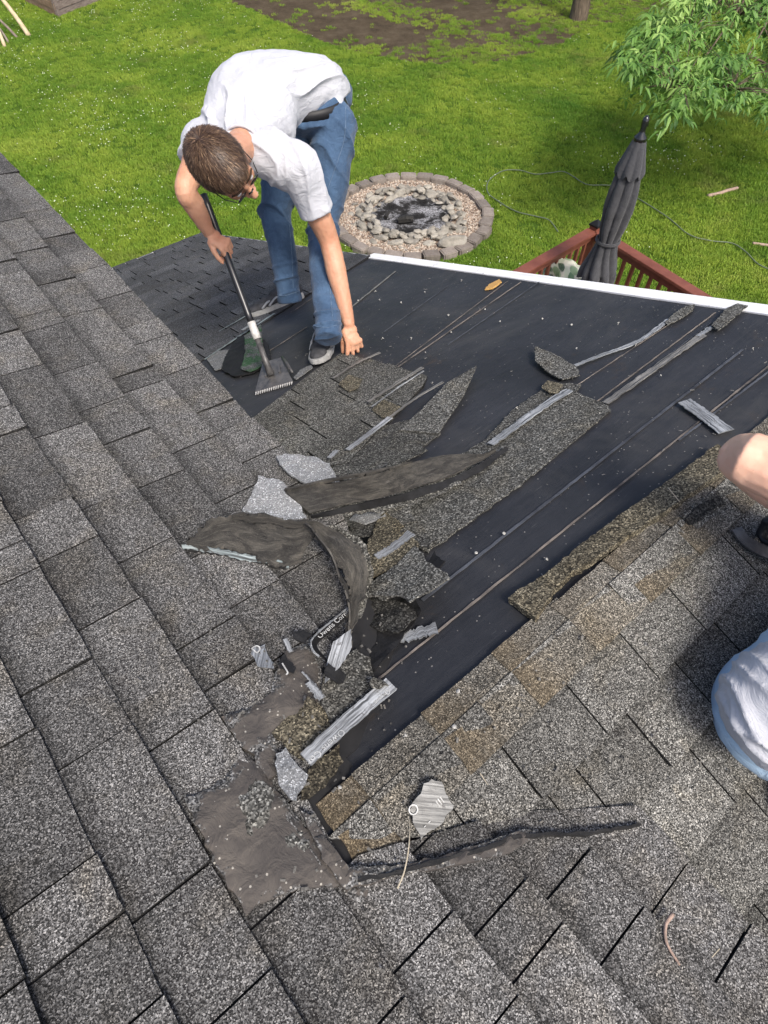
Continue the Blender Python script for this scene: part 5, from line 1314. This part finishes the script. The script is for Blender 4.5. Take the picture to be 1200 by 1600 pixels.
# clover heads
bm = bmesh.new(); add_ell(bm, V((0, 0, .055)), (V((1, 0, 0)), V((0, 1, 0)), ZZ), (.010, .010, .009), 1)
cl_o = proto('clover_head', bm_mesh(bm), simple('clover_white', (.72, .76, .60), (.6, .66, .45), 90, .8))
pts = []
while len(pts) < 5200:
    y = 5 + 19 * rr.random() ** 1.2; x = rr.uniform(-1, 1) * (3.5 + y * .78)
    if (x - RINGC.x) ** 2 + (y - RINGC.y) ** 2 < RR_ ** 2 or inside((x, y), DIRT): continue
    d = nz((x * .45, y * .45, 4)) + .6 * nz((x * 1.4, y * 1.4, 5)) - .04 * (x - 0)
    if rr.random() < .12 + 1.1 * d: pts.append((x, y, GZ))
scatter('clover', pts, cl_o, smin=.5, smax=1.15, label='tiny white clover heads scattered over the lawn', cat='clover')

# fire pit ---------------------------------------------------------------
def rock(name, c, ax, ay, az, dims, seed, mt, sub=2, rough=.22, flat=False):
    q = random.Random(seed); bm = bmesh.new()
    if flat:
        add_box(bm, V((0, 0, 0)), V((1, 0, 0)), V((0, 1, 0)), ZZ, (1.9, 1.9, 1.9)); bmesh.ops.bevel(bm, geom=bm.edges[:], offset=.16, segments=2, affect='EDGES')
        bmesh.ops.subdivide_edges(bm, edges=[e for e in bm.edges if e.calc_length() > .5], cuts=3, use_grid_fill=True)
    else: bmesh.ops.create_icosphere(bm, subdivisions=sub, radius=1)
    if not flat:
        for k in range(7):   # chop facets
            n_ = V((q.gauss(0, 1), q.gauss(0, 1), q.gauss(0, 1))).normalized(); d = q.uniform(.55, .85)
            for v in bm.verts:
                e = v.co.dot(n_) - d
                if e > 0: v.co -= n_ * e
    for v in bm.verts:
        v.co += v.co.normalized() * rough * .5 * noise.noise(v.co * 1.6 + V((seed * 3.7, 0, 0)))
        v.co = ax * (v.co.x * dims[0] / 2) + ay * (v.co.y * dims[1] / 2) + az * (v.co.z * dims[2] / 2)
    o = link(name, bm_mesh(bm), mt); o.location = c; return o
def stone_mat(name, a, b2, c3, sc=6):
    m, nt, b = mat(name, .9, .2); k = N(nt); co = k.co(); oi = k.new('ShaderNodeObjectInfo')
    c = k.ramp(k.noise(co, sc, 6, .7), [(.3, a), (.5, b2), (.72, c3)]); c = k.mix(1.0, c, k.ramp(oi.outputs['Random'], [(0, .72), (1, 1.25)]), 'MULTIPLY')
    c = k.mix(k.ramp(k.noise(co, 70, 4, .7), [(.5, 0.0), (.7, .4)]), c, (.08, .075, .065))
    nt.links.new(c, b.inputs['Base Color']); k.bump(k.noise(co, 40, 5, .7), b, .9, .01); return m
M_BLOCK = stone_mat('paver_block', (.15, .125, .105), (.22, .19, .165), (.28, .25, .215))
M_ROCK = stone_mat('field_stone', (.18, .165, .14), (.28, .26, .22), (.38, .355, .31), 9)
NB = 28
for i in range(NB):
    an = 2 * math.pi * i / NB; d = V((math.cos(an), math.sin(an), 0)); t_ = V((-math.sin(an), math.cos(an), 0))
    o = rock('edging_block', RINGC + d * (RR_ - .10 + rr.uniform(-.02, .02)) + ZZ * (.055 + rr.uniform(-.015, .015)), (t_ + d * rr.uniform(-.12, .12)).normalized(), d, ZZ, ((RR_ * 2 * math.pi / NB) * rr.uniform(.84, .95), .20, .13), i, M_BLOCK, flat=True, rough=.10)
    tag(o, 'squared brown edging block in the outer ring of the fire pit', 'edging block', 'edging blocks round the fire pit')
gm2, nt, b = mat('pink_gravel', .9, .2); k = N(nt); co = k.co()
c = k.ramp(k.sep(k.vor(co, 34))[0], [(0, (.22, .14, .10)), (.35, (.36, .25, .19)), (.65, (.46, .36, .28)), (1, (.60, .52, .44))]); c = k.mix(k.ramp(k.vor(co, 34, 'Distance'), [(.3, 0.0), (.75, .75)]), c, (.07, .05, .04))
nt.links.new(c, b.inputs['Base Color']); k.bump(k.vor(co, 34, 'Distance'), b, 1, .02)
def disc(name, r, z, mt, n=72, rings=20, amp=.0):
    B = Builder()
    for i in range(rings + 1):
        for j in range(n):
            a = 2 * math.pi * j / n; q = r * i / rings; B.v.append(RINGC + V((q * math.cos(a), q * math.sin(a), z + amp * nz((q * math.cos(a) * 6, q * math.sin(a) * 6, 1)))))
    for i in range(rings):
        for j in range(n): B.poly([i * n + j, (i + 1) * n + j, (i + 1) * n + (j + 1) % n, i * n + (j + 1) % n], [(0, 0)] * 4, (1, 0, 0))
    return B.done(name, mt)
tag(disc('gravel', RR_ - .12, .03, gm2, amp=.01), 'pinkish gravel bed between the stone rings', 'gravel', kind='stuff')
bm = bmesh.new(); bmesh.ops.create_icosphere(bm, subdivisions=1, radius=.014); 
for v in bm.verts: v.co.z *= .6; v.co += v.co * .5 * noise.noise(v.co * 90)
pm, nt, b = mat('pebble', .85, .25); k = N(nt); oi = k.new('ShaderNodeObjectInfo'); nt.links.new(k.ramp(oi.outputs['Random'], [(0, (.17, .12, .09)), (.3, (.31, .24, .185)), (.6, (.42, .34, .27)), (.85, (.55, .49, .41)), (1, (.26, .24, .22))]), b.inputs['Base Color'])
peb = proto('pebble', bm_mesh(bm), pm); pts = []
while len(pts) < 9000:
    a = rr.uniform(0, 6.283); q = (RR_ - .16) * math.sqrt(rr.random())
    if q < .66: continue
    pts.append((RINGC.x + q * math.cos(a), RINGC.y + q * math.sin(a), GZ + .042 + rr.uniform(-.005, .008)))
scatter('gravel_pebbles', pts, peb, smin=.6, smax=1.5, up=False, label='loose pinkish pebbles of the gravel bed', cat='pebbles')
RI = RR_ * .50
cnt_ = 0
for ring_, (r0, z0, nn, sz) in enumerate(((RI + .17, .05, 26, .23), (RI + .03, .10, 24, .22), (RI + .13, .11, 22, .18), (RI + .01, .13, 18, .15), (RI + .28, .03, 22, .15), (RI - .06, .05, 22, .17))):
    for i in range(nn):
        a = 2 * math.pi * (i + rr.uniform(-.3, .3)) / nn; d = V((math.cos(a), math.sin(a), 0)); t_ = V((-math.sin(a), math.cos(a), 0)); tl = rr.uniform(-.35, .35)
        ax = (t_ + ZZ * tl + d * rr.uniform(-.4, .4)).normalized(); az = (ZZ - ax * ZZ.dot(ax) + d * rr.uniform(-.3, .3)).normalized(); ay = az.cross(ax).normalized(); az = ax.cross(ay)
        o = rock('field_stone', RINGC + d * (r0 + rr.uniform(-.05, .05)) + ZZ * (z0 + rr.uniform(-.02, .03)), ax, ay, az, (sz * rr.uniform(.8, 1.5), sz * rr.uniform(.55, .9), sz * rr.uniform(.35, .65)), 100 + cnt_, M_ROCK, 1 if cnt_ % 3 else 2, rough=.35)
        tag(o, 'rough grey field stone stacked in the inner ring of the fire pit', 'stone', 'field stones of the fire pit'); cnt_ += 1
pf = gp_(708, 388); o = rock('field_stone', pf + ZZ * .10, (CR + CU * 0 + V((0, .25, 0))).normalized(), V((-.25, 1, 0)).normalized(), ZZ, (.52, .27, .20), 777, M_ROCK, 3); tag(o, 'largest flat pale stone at the front right of the inner fire pit ring', 'stone', 'field stones of the fire pit')
am, nt, b = mat('ash_bed', .95, .1); k = N(nt); co = k.co()
r_ = k.noise(co, 2.2, 6, .75, .3); c = k.ramp(r_, [(.40, (.010, .009, .009)), (.47, (.04, .038, .037)), (.52, (.28, .28, .29)), (.62, (.55, .55, .57))])
c = k.mix(k.ramp(k.vor(co, 40, 'Distance'), [(.25, 0.0), (.6, .6)]), c, (.03, .03, .03)); nt.links.new(c, b.inputs['Base Color']); k.bump(k.noise(co, 30, 5, .8), b, 1, .03)
tag(disc('ash', RI + .02, .045, am, amp=.025), 'grey ash and burnt bits in the middle of the fire pit', 'ash', kind='stuff')
bm = bmesh.new(); a = gp_(622, 344, .09); b2 = gp_(646, 342, .10); add_tube(bm, [a, a.lerp(b2, .5) + ZZ * .015, b2], [.05, .065, .045], 7)
for v in bm.verts: v.co += V((1, 1, 1)) * .015 * noise.noise(v.co * 14)
tag(link('charred_log', bm_mesh(bm), simple('char', (.008, .008, .008), (.035, .033, .03), 20, .8, .8, 40)), 'short charred log lying on the ash', 'log')
bm = bmesh.new(); a = gp_(602, 340, .09); add_tube(bm, [a, a + V((.05, .12, .02))], [.04, .03], 6)
tag(link('charred_log', bm_mesh(bm), bpy.data.materials['char']), 'small burnt stub left of the charred log', 'log')

# deck with railing, umbrella, cushion ------------------------------------------
ZD = -4.75; RAILZ = -3.85
Gr = Plane(V((0, 0, RAILZ)), V((0, 1, 0)), 0.0, V((1, 0, 0)))
cor = Gr.hit(930, 357); ra_end = cor - DR * 3.2; rb_end = cor - DM * 3.2
a_dir = (Gr.hit(815, 423) - cor); a_dir.z = 0; a_dir.normalize(); b_dir = (Gr.hit(1100, 463) - cor); b_dir.z = 0; b_dir.normalize()
M_RED = simple('red_brown_stain', (.125, .040, .026), (.21, .075, .05), 5, .5, .35, 50, stretch=(1, 1, 1))
rail = empty('deck_railing', V((cor.x, cor.y, ZD))); tag(rail, 'reddish brown wooden deck railing corner beyond the roof edge', 'railing')
for d in (a_dir, b_dir):
    L = 2.6; mid_ = cor + d * (L / 2); sd2 = d.cross(ZZ)
    bm = bmesh.new(); add_box(bm, mid_ + ZZ * -.018, d, sd2, ZZ, (L - .10, .14, .036)); bmesh.ops.bevel(bm, geom=bm.edges[:], offset=.004, segments=2, affect='EDGES')
    part('top_rail', bm_mesh(bm), M_RED, rail)
    bm = bmesh.new(); add_box(bm, mid_ - ZZ * .085, d, sd2, ZZ, (L - .1, .04, .09)); part('rail_board', bm_mesh(bm), M_RED, rail)
    bm = bmesh.new(); add_box(bm, mid_ - ZZ * .80, d, sd2, ZZ, (L - .1, .04, .09)); part('bottom_rail', bm_mesh(bm), M_RED, rail)
    for i in range(1, 19):
        bm = bmesh.new(); add_box(bm, cor + d * (i * .135) - ZZ * .44, d, sd2, ZZ, (.036, .036, .63)); part('baluster', bm_mesh(bm), M_RED, rail)
bm = bmesh.new(); add_box(bm, V((cor.x, cor.y, (RAILZ + .04 + ZD) / 2)), a_dir, a_dir.cross(ZZ), ZZ, (.10, .10, RAILZ + .04 - ZD)); part('post', bm_mesh(bm), M_RED, rail)
bm = bmesh.new(); q = cor + ZZ * .05; add_box(bm, q, a_dir, a_dir.cross(ZZ), ZZ, (.125, .125, .02))
r_ = bmesh.ops.create_cone(bm, segments=4, radius1=.08, radius2=.004, depth=.05, cap_ends=True); bmesh.ops.transform(bm, matrix=Matrix.Translation(q + ZZ * .037) @ a_dir.to_track_quat('X', 'Z').to_matrix().to_4x4() @ Matrix.Rotation(math.pi / 4, 4, 'Z'), verts=r_['verts'])
part('post_cap', bm_mesh(bm), simple('black_cap', (.012, .012, .012), None, rough=.3), rail)
deck = empty('deck', V((cor.x, cor.y, ZD))); tag(deck, 'red brown board deck floor inside the railing', 'deck')
for i in range(19):
    bm = bmesh.new(); c0 = cor + b_dir * (i * .143 + .03) + a_dir * 1.3; add_box(bm, V((c0.x, c0.y, ZD - .015)), a_dir, a_dir.cross(ZZ), ZZ, (2.7, .137, .03)); part('deck_board', bm_mesh(bm), M_WOODDECK, deck)
ub = P(930, 425, 1); 
zb, zt = -3.82, -2.45
r1 = ray(932, 432); base = r1 * (zb / r1.z)
umb = empty('patio_umbrella', V((base.x, base.y, ZD))); tag(umb, 'closed charcoal patio umbrella tied round its pole beside the railing corner', 'umbrella')
bm = bmesh.new(); add_tube(bm, [V((base.x, base.y, ZD)), V((base.x, base.y, zt + .12))], .022, 14); part('pole', bm_mesh(bm), simple('pole_metal', (.03, .03, .03), None, rough=.4), umb, True)
def um_z(t): return zb + (zt - zb) * t
axis_lean = V((.02, .0, 0))
B = Builder(); NA, NZ = 96, 60
prof = [(0, .205), (.05, .200), (.12, .165), (.20, .132), (.285, .105), (.33, .108), (.42, .135), (.55, .150), (.68, .140), (.80, .115), (.9, .085), (1.0, .055)]
def pr(t):
    for (a, ra_), (b, rb_) in zip(prof, prof[1:]):
        if a <= t <= b: return ra_ + (rb_ - ra_) * (t - a) / (b - a)
    return prof[-1][1]
for i in range(NZ + 1):
    t = i / NZ
    for j in range(NA):
        a = 2 * math.pi * j / NA; tw = a + .5 * math.sin(t * 2.3) + .25 * noise.noise(V((t * 2, 1, 0)))
        plt = abs(math.sin(tw * 4)) ** .6; dep = .34 * (1 - .5 * t) if t > .05 else .42
        r = pr(t) * (1 - dep + dep * plt) * (1 + .09 * math.sin(a * 3 + 1 + t * 4)) + .006 * noise.noise(V((math.cos(a) * 2, math.sin(a) * 2, t * 7)))
        zz = um_z(t) - (.05 * abs(math.sin(tw * 4)) if i == 0 else 0); B.v.append(V((base.x + r * math.cos(a), base.y + r * math.sin(a), zz)))
for i in range(NZ):
    for j in range(NA): B.poly([i * NA + j, i * NA + (j + 1) % NA, (i + 1) * NA + (j + 1) % NA, (i + 1) * NA + j], [(0, 0)] * 4, (1, 0, 0))
M_UMB = cloth('charcoal_canvas', (.040, .041, .045), (.065, .066, .072), 9, 500)
part('canopy', B.done('c', None).data, M_UMB, umb, True)
for o in [x for x in bpy.data.objects if x.name.startswith('c') and x.type == 'MESH' and x.name in ('c',)]: bpy.data.objects.remove(o)
B = Builder(); NZ = 14
for i in range(NZ + 1):
    t = i / NZ
    for j in range(NA):
        a = 2 * math.pi * j / NA; r = (.13 - .075 * t) * (1 + .16 * (abs(math.sin(a * 4 + .4)) - .5) * (1.2 - t)); zz = um_z(.80 + .20 * t) + (-.06 * abs(math.cos(a * 4 + .4)) if i == 0 else 0); B.v.append(V((base.x + r * math.cos(a), base.y + r * math.sin(a), zz + .02)))
for i in range(NZ):
    for j in range(NA): B.poly([i * NA + j, i * NA + (j + 1) % NA, (i + 1) * NA + (j + 1) % NA, (i + 1) * NA + j], [(0, 0)] * 4, (1, 0, 0))
part('vent_cap', B.done('d', None).data, M_UMB, umb, True)
for nm in ('c', 'd'):
    if nm in bpy.data.objects: bpy.data.objects.remove(bpy.data.objects[nm])
bm = bmesh.new(); ring(bm, V((base.x, base.y, um_z(.30))), ZZ, V((1, 0, 0)), .118, .112, .012); ring(bm, V((base.x, base.y, um_z(.31))), ZZ, V((1, 0, 0)), .118, .112, .010); part('tie', bm_mesh(bm), M_UMB, umb, True)
bm = bmesh.new(); z0 = zt; add_tube(bm, [V((base.x, base.y, z0 + q)) for q in (.0, .03, .06, .10, .14, .18, .20)], [.062, .058, .030, .026, .034, .026, .010], 16); part('finial', bm_mesh(bm), simple('gloss_black', (.01, .01, .01), None, rough=.12, spec=.7), umb, True)
# leaf patterned cushion
lm, nt, b = mat('leaf_print', .8, .2); k = N(nt); co = k.co()
v_ = k.new('ShaderNodeTexVoronoi'); v_.inputs['Scale'].default_value = 11; nt.links.new(k.mapping(co, (1, .42, 1), (.3, .2, .7)), v_.inputs['Vector'])
c = k.ramp(k.sep(v_.outputs['Color'])[0], [(0, (.02, .07, .035)), (.35, (.06, .16, .07)), (.6, (.20, .30, .16)), (.8, (.50, .54, .40))], 'CONSTANT')
w1 = k.new('ShaderNodeTexWave'); w1.inputs['Scale'].default_value = 26; w1.inputs['Distortion'].default_value = 2; nt.links.new(co, w1.inputs['Vector'])
c = k.mix(k.ramp(w1.outputs['Fac'], [(.6, 0.0), (.9, .5)]), c, (.5, .55, .42)); c = k.mix(k.ramp(v_.outputs['Distance'], [(.50, 0.0), (.62, .9)]), c, (.62, .60, .50)); nt.links.new(c, b.inputs['Base Color'])
bm = bmesh.new(); cu0 = gp_(880, 420) 
cz = Plane(V((0, 0, ZD + .62)), V((0, 1, 0)), 0, V((1, 0, 0)))
for (x, y, r) in ((868, 418, .17), (882, 426, .19), (902, 434, .18), (914, 440, .14), (890, 436, .2)): add_ell(bm, cz.hit(x, y), (a_dir, a_dir.cross(ZZ), ZZ), (r, r * .85, r * .8), 2)
ch = solid(bm, .015, 6, lambda co, no: no * (.03 * noise.noise(co * 6) + .012 * noise.noise(co * 15)))
o = link('patio_cushion', ch, lm, None, True); tag(o, 'green leaf print cushion heaped behind the white trim beside the umbrella', 'cushion')
ch_o = empty('patio_table', cz.hit(890, 436) - ZZ * .62); tag(ch_o, 'low dark table under the leaf print cushion', 'table')
bm = bmesh.new(); add_box(bm, cz.hit(890, 436) - ZZ * .17, a_dir, a_dir.cross(ZZ), ZZ, (.6, .6, .04)); part('table_top', bm_mesh(bm), M_BLACK, ch_o)
for sx in (-1, 1):
    for sy in (-1, 1):
        bm = bmesh.new(); q = cz.hit(890, 436) + a_dir * .26 * sx + a_dir.cross(ZZ) * .26 * sy; add_tube(bm, [q - ZZ * .62, q - ZZ * .19], .02, 8); part('leg', bm_mesh(bm), M_BLACK, ch_o)
# hose
M_HOSE = simple('grey_hose', (.09, .12, .07), (.15, .18, .12), 20, .5)
def tube_ground(name, pix, r, mt, label, cat, h=.045):
    bm = bmesh.new(); add_tube(bm, spline([gp_(x, y, h) for x, y in pix], 8), r, 8); return tag(link(name, bm_mesh(bm), mt, None, True), label, cat)
tube_ground('garden_hose', [(872, 362), (858, 344), (838, 338), (806, 330), (778, 314), (762, 300), (764, 282), (786, 267), (812, 266), (836, 272), (860, 270), (880, 268), (896, 276), (908, 284), (922, 289), (960, 291), (1000, 312), (1044, 340), (1076, 366), (1110, 376), (1144, 380), (1166, 394), (1184, 412), (1210, 424)], .0095, M_HOSE, 'thin grey green hose looping across the lawn', 'hose')
wire2 = tube_ground('dead_branch', [(1106, 306), (1124, 302), (1136, 298), (1152, 294)], .03, M_TWIG, 'pale dead branch lying on the lawn to the right', 'branch', .03)
tube_ground('dead_branch', [(1176, 380), (1190, 382), (1206, 384)], .022, M_TWIG, 'short dead branch at the right edge of the lawn', 'branch', .03)

# trees --------------------------------------------------------------------
def bark_mat(name, a, b2):
    m, nt, b = mat(name, .95, .1); k = N(nt); co = k.co(); c = k.ramp(k.noise(k.mapping(co, (12, 12, 2.2)), 1.5, 6, .75, .4), [(.32, a), (.68, b2)])
    nt.links.new(c, b.inputs['Base Color']); k.bump(k.noise(k.mapping(co, (14, 14, 2.5)), 1.5, 6, .75), b, 1, .03); return m
M_BARK = bark_mat('bark', (.045, .035, .027), (.24, .19, .14))
def leaf_mat(name, a, b2, c3):
    m, nt, b = mat(name, .5, .35); k = N(nt); t = k.sep(k.attr('tone').outputs['Vector'])
    c = k.ramp(t[0], [(0, a), (.55, b2), (1, c3)]); nt.links.new(c, b.inputs['Base Color'])
    tr = k.new('ShaderNodeBsdfTranslucent'); nt.links.new(c, tr.inputs['Color']); ms = k.new('ShaderNodeMixShader'); ms.inputs[0].default_value = .35
    out = [x for x in nt.nodes if x.type == 'OUTPUT_MATERIAL'][0]; nt.links.new(b.outputs[0], ms.inputs[1]); nt.links.new(tr.outputs[0], ms.inputs[2]); nt.links.new(ms.outputs[0], out.inputs[0]); return m
M_LEAF = leaf_mat('leaf', (.045, .12, .028), (.16, .31, .06), (.36, .52, .15))
def leafy(B, tip, d, n, L, wd, rr, tone):
    """a compound leaf: pairs of pointed leaflets along a drooping stalk"""
    d = d.normalized(); side = d.cross(ZZ).normalized() if abs(d.z) < .95 else V((1, 0, 0)); p = tip
    for i in range(n):
        t = i / max(1, n - 1); p = p + d * L * .38; d = (d - ZZ * .16).normalized(); side = (side + V((rr.uniform(-1, 1), rr.uniform(-1, 1), rr.uniform(-1, 1))) * .1).normalized()
        for sg in ((-1, 1) if i < n - 1 else (0,)):
            ld = (d * (.7 if sg else 1) + side * sg * rr.uniform(.55, .9) - ZZ * rr.uniform(-.1, .40)).normalized(); ll = L * rr.uniform(.75, 1.2); up = (ZZ - ld * ZZ.dot(ld)).normalized() + V((rr.uniform(-1, 1), rr.uniform(-1, 1), 0)) * .35
            s = ld.cross(up).normalized() * wd * rr.uniform(.8, 1.2); k0 = len(B.v); dr_ = -ZZ * ll * .12
            up = s.cross(ld).normalized() * wd * .35
            B.v += [p, p + ld * ll * .35 + s + up, p + ld * ll * .4, p + ld * ll * .35 - s + up, p + ld * ll * .72 + s * .72 + dr_ + up * .6, p + ld * ll * .75 + dr_, p + ld * ll * .72 - s * .72 + dr_ + up * .6, p + ld * ll + dr_ * 2]
            tn = (min(1, max(0, tone + rr.gauss(0, .16))), 0, 0); z4 = [(0, 0)] * 4
            for q in ((0, 1, 2), (0, 2, 3), (1, 4, 5, 2), (2, 5, 6, 3), (4, 7, 5), (5, 7, 6)): B.poly([k0 + x for x in q], z4[:len(q)], tn)
tr = empty('ash_tree', gp_(1290, -60)); tag(tr, 'leafy tree with drooping pointed leaves at the upper right', 'tree')
tb0 = gp_(1290, -60)
top_ = V((tb0.x, tb0.y, GZ + 5.2))
bm = bmesh.new(); limb(bm, [tb0, tb0 + V((-.05, -.1, 1.3)), tb0 + V((.05, -.2, 2.6)), top_], [.16, .13, .11, .06], 12)
ends = []
rr = random.Random(12)
DT = (tb0 + ZZ * 3).dot(CF)
out_px = [(962, 92), (990, 66), (1030, 24), (1060, 14), (1100, -10), (1140, -30), (1320, -40), (1320, 175), (1190, 190), (1165, 186), (1140, 176), (1112, 170), (1092, 180), (1074, 178), (1060, 192), (1042, 190), (1020, 176), (1000, 150), (984, 154), (972, 130)]
lv = []
tries = 0
while len(lv) < 340 and tries < 9000:
    tries += 1
    x, y = rr.uniform(955, 1330), rr.uniform(-60, 195)
    if not inside((x - 14, y), out_px): continue
    if (1150 < x < 1200 and 52 < y < 90) and rr.random() < .85: continue
    t = (x - 955) / 375; d = 8.6 + t * 2.2 + rr.uniform(-.8, .8) - y / 190 * 1.3
    lv.append(P(x - 4, y - 14, d))
# limbs reach from the trunk towards groups of leaf tips
for gx, gy, gd in ((1000, 95, 8.9), (1070, 60, 9.0), (1060, 150, 8.4), (1140, 140, 8.6), (1150, 30, 9.6), (1200, 100, 9.3), (1230, 30, 10.2), (1260, 130, 9.5)):
    e = P(gx, gy, gd); s = tb0.lerp(top_, rr.uniform(.45, .9)); m_ = s.lerp(e, .5) + ZZ * .25; limb(bm, [s, m_, e], [.045, .03, .010], 8); ends.append(e)
for p in lv:
    e = min(ends, key=lambda q: (q - p).length); 
    if (e - p).length < 1.6: add_tube(bm, [e, e.lerp(p, .5) + ZZ * .08, p], [.008, .006, .003], 5)
part('trunk', bm_mesh(bm), M_BARK, tr, True)
B = Builder()
for p in lv:
    base_t = .35 + .5 * nz((p.x * 1.6, p.y * 1.6, p.z * 1.6)) + .1
    for q in range(6):
        a = rr.uniform(0, 6.28); d = V((math.cos(a), math.sin(a), rr.uniform(-.4, .5))); leafy(B, p + V((rr.gauss(0, .09), rr.gauss(0, .09), rr.gauss(0, .08))), d, rr.choice((2, 3, 3)), rr.uniform(.115, .165), .021, rr, base_t + .15 * d.z)
part('crown', B.done('cr', None).data, M_LEAF, tr)
bpy.data.objects.remove(bpy.data.objects['cr'])
# trunk of a tree standing by the bare soil
t2b = gp_(903, 30); t2 = empty('shade_tree', t2b); tag(t2, 'brown tree trunk standing at the edge of the bare soil', 'tree')
bm = bmesh.new(); limb(bm, [t2b - ZZ * .2, t2b + ZZ * 1.2, t2b + V((.1, .2, 3.0)), t2b + V((.0, .3, 5.0))], [.24, .20, .18, .12], 16)
for v in bm.verts: v.co += (v.co - V((t2b.x, t2b.y, v.co.z))).normalized() * .03 * noise.noise(V((v.co.x * 6, v.co.y * 6, v.co.z * 1.2)))
part('trunk', bm_mesh(bm), M_BARK, t2, True)
B = Builder()
for i in range(420):
    a = rr.uniform(0, 6.28); r = 1.9 * math.sqrt(rr.random()); p = t2b + V((r * math.cos(a), r * math.sin(a) + .5, 4.9 + rr.uniform(-.7, 1.3)))
    for q in range(2): leafy(B, p, V((math.cos(a + q), math.sin(a + q), .1)), 3, .14, .03, rr, rr.random())
part('crown', B.done('cr', None).data, M_LEAF, t2); bpy.data.objects.remove(bpy.data.objects['cr'])
# wooden shed corner, upper left
sh = gp_(92, 27); d1 = (gp_(165, -2) - sh).normalized(); d2 = (gp_(36, 0) - sh).normalized()
shed = empty('shed', sh); tag(shed, 'weathered wooden shed corner at the upper left edge', 'shed')
M_BOARD = simple('weathered_board', (.13, .10, .085), (.25, .205, .18), 7, .85, .5, 60, stretch=(1, 1, 5)); M_BRICKY = simple('stained_board', (.20, .12, .07), (.34, .24, .16), 9, .85, .5, 60)
for d, mt, oth in ((d1, M_BOARD, d2), (d2, M_BRICKY, d1)):
    for i in range(16):
        bm = bmesh.new(); add_box(bm, sh + d * 1.6 + ZZ * (.075 + .15 * i) + (oth * -.012 * (i % 2)), d, d.cross(ZZ), ZZ, (3.2, .03, .142)); part('board', bm_mesh(bm), mt, shed)
bm = bmesh.new(); add_box(bm, sh + (d1 + d2) * .02 + ZZ * 1.2, d1, d1.cross(ZZ), ZZ, (.09, .09, 2.42)); part('corner_post', bm_mesh(bm), M_BOARD, shed)
bm = bmesh.new(); add_box(bm, sh + (d1 + d2) * 1.6 + ZZ * 2.48, d1, d1.cross(ZZ), ZZ, (3.6, 3.6, .1)); part('roof', bm_mesh(bm), M_BLACK, shed)
# poles leaning together left of the shed
M_POLE = simple('bare_pole', (.42, .33, .20), (.60, .50, .34), 9, .8)
M_POLE2 = simple('grey_stick', (.14, .11, .09), (.26, .22, .18), 9, .85)
for i, (a, b, r, mt, lb) in enumerate((((46, 57), (2, -2), .06, M_POLE, 'thick pale peeled pole leaning at the upper left corner'), ((8, 74), (-12, 30), .045, M_POLE, 'shorter pale pole at the left edge'), ((28, 60), (-20, 15), .035, M_POLE2, 'thin grey stick between the two pale poles'), ((14, 68), (-8, 36), .03, M_POLE2, 'thin dark stick leaning beside the shorter pale pole'))):
    p0 = gp_(*a); r1 = ray(*b); t_ = ((p0 + V((-.3, .2, 0))).y + .15) / r1.y; p1 = r1 * t_
    if p1.z < GZ + .3: p1.z = GZ + .9
    bm = bmesh.new(); add_tube(bm, spline([p0, p0.lerp(p1, .5) + V((.02, 0, .02)), p1 + (p1 - p0) * .6], 4), [r * (1 - .03 * k) for k in range(9)], 8); tag(link('wooden_pole', bm_mesh(bm), mt, None, True), lb, 'pole')
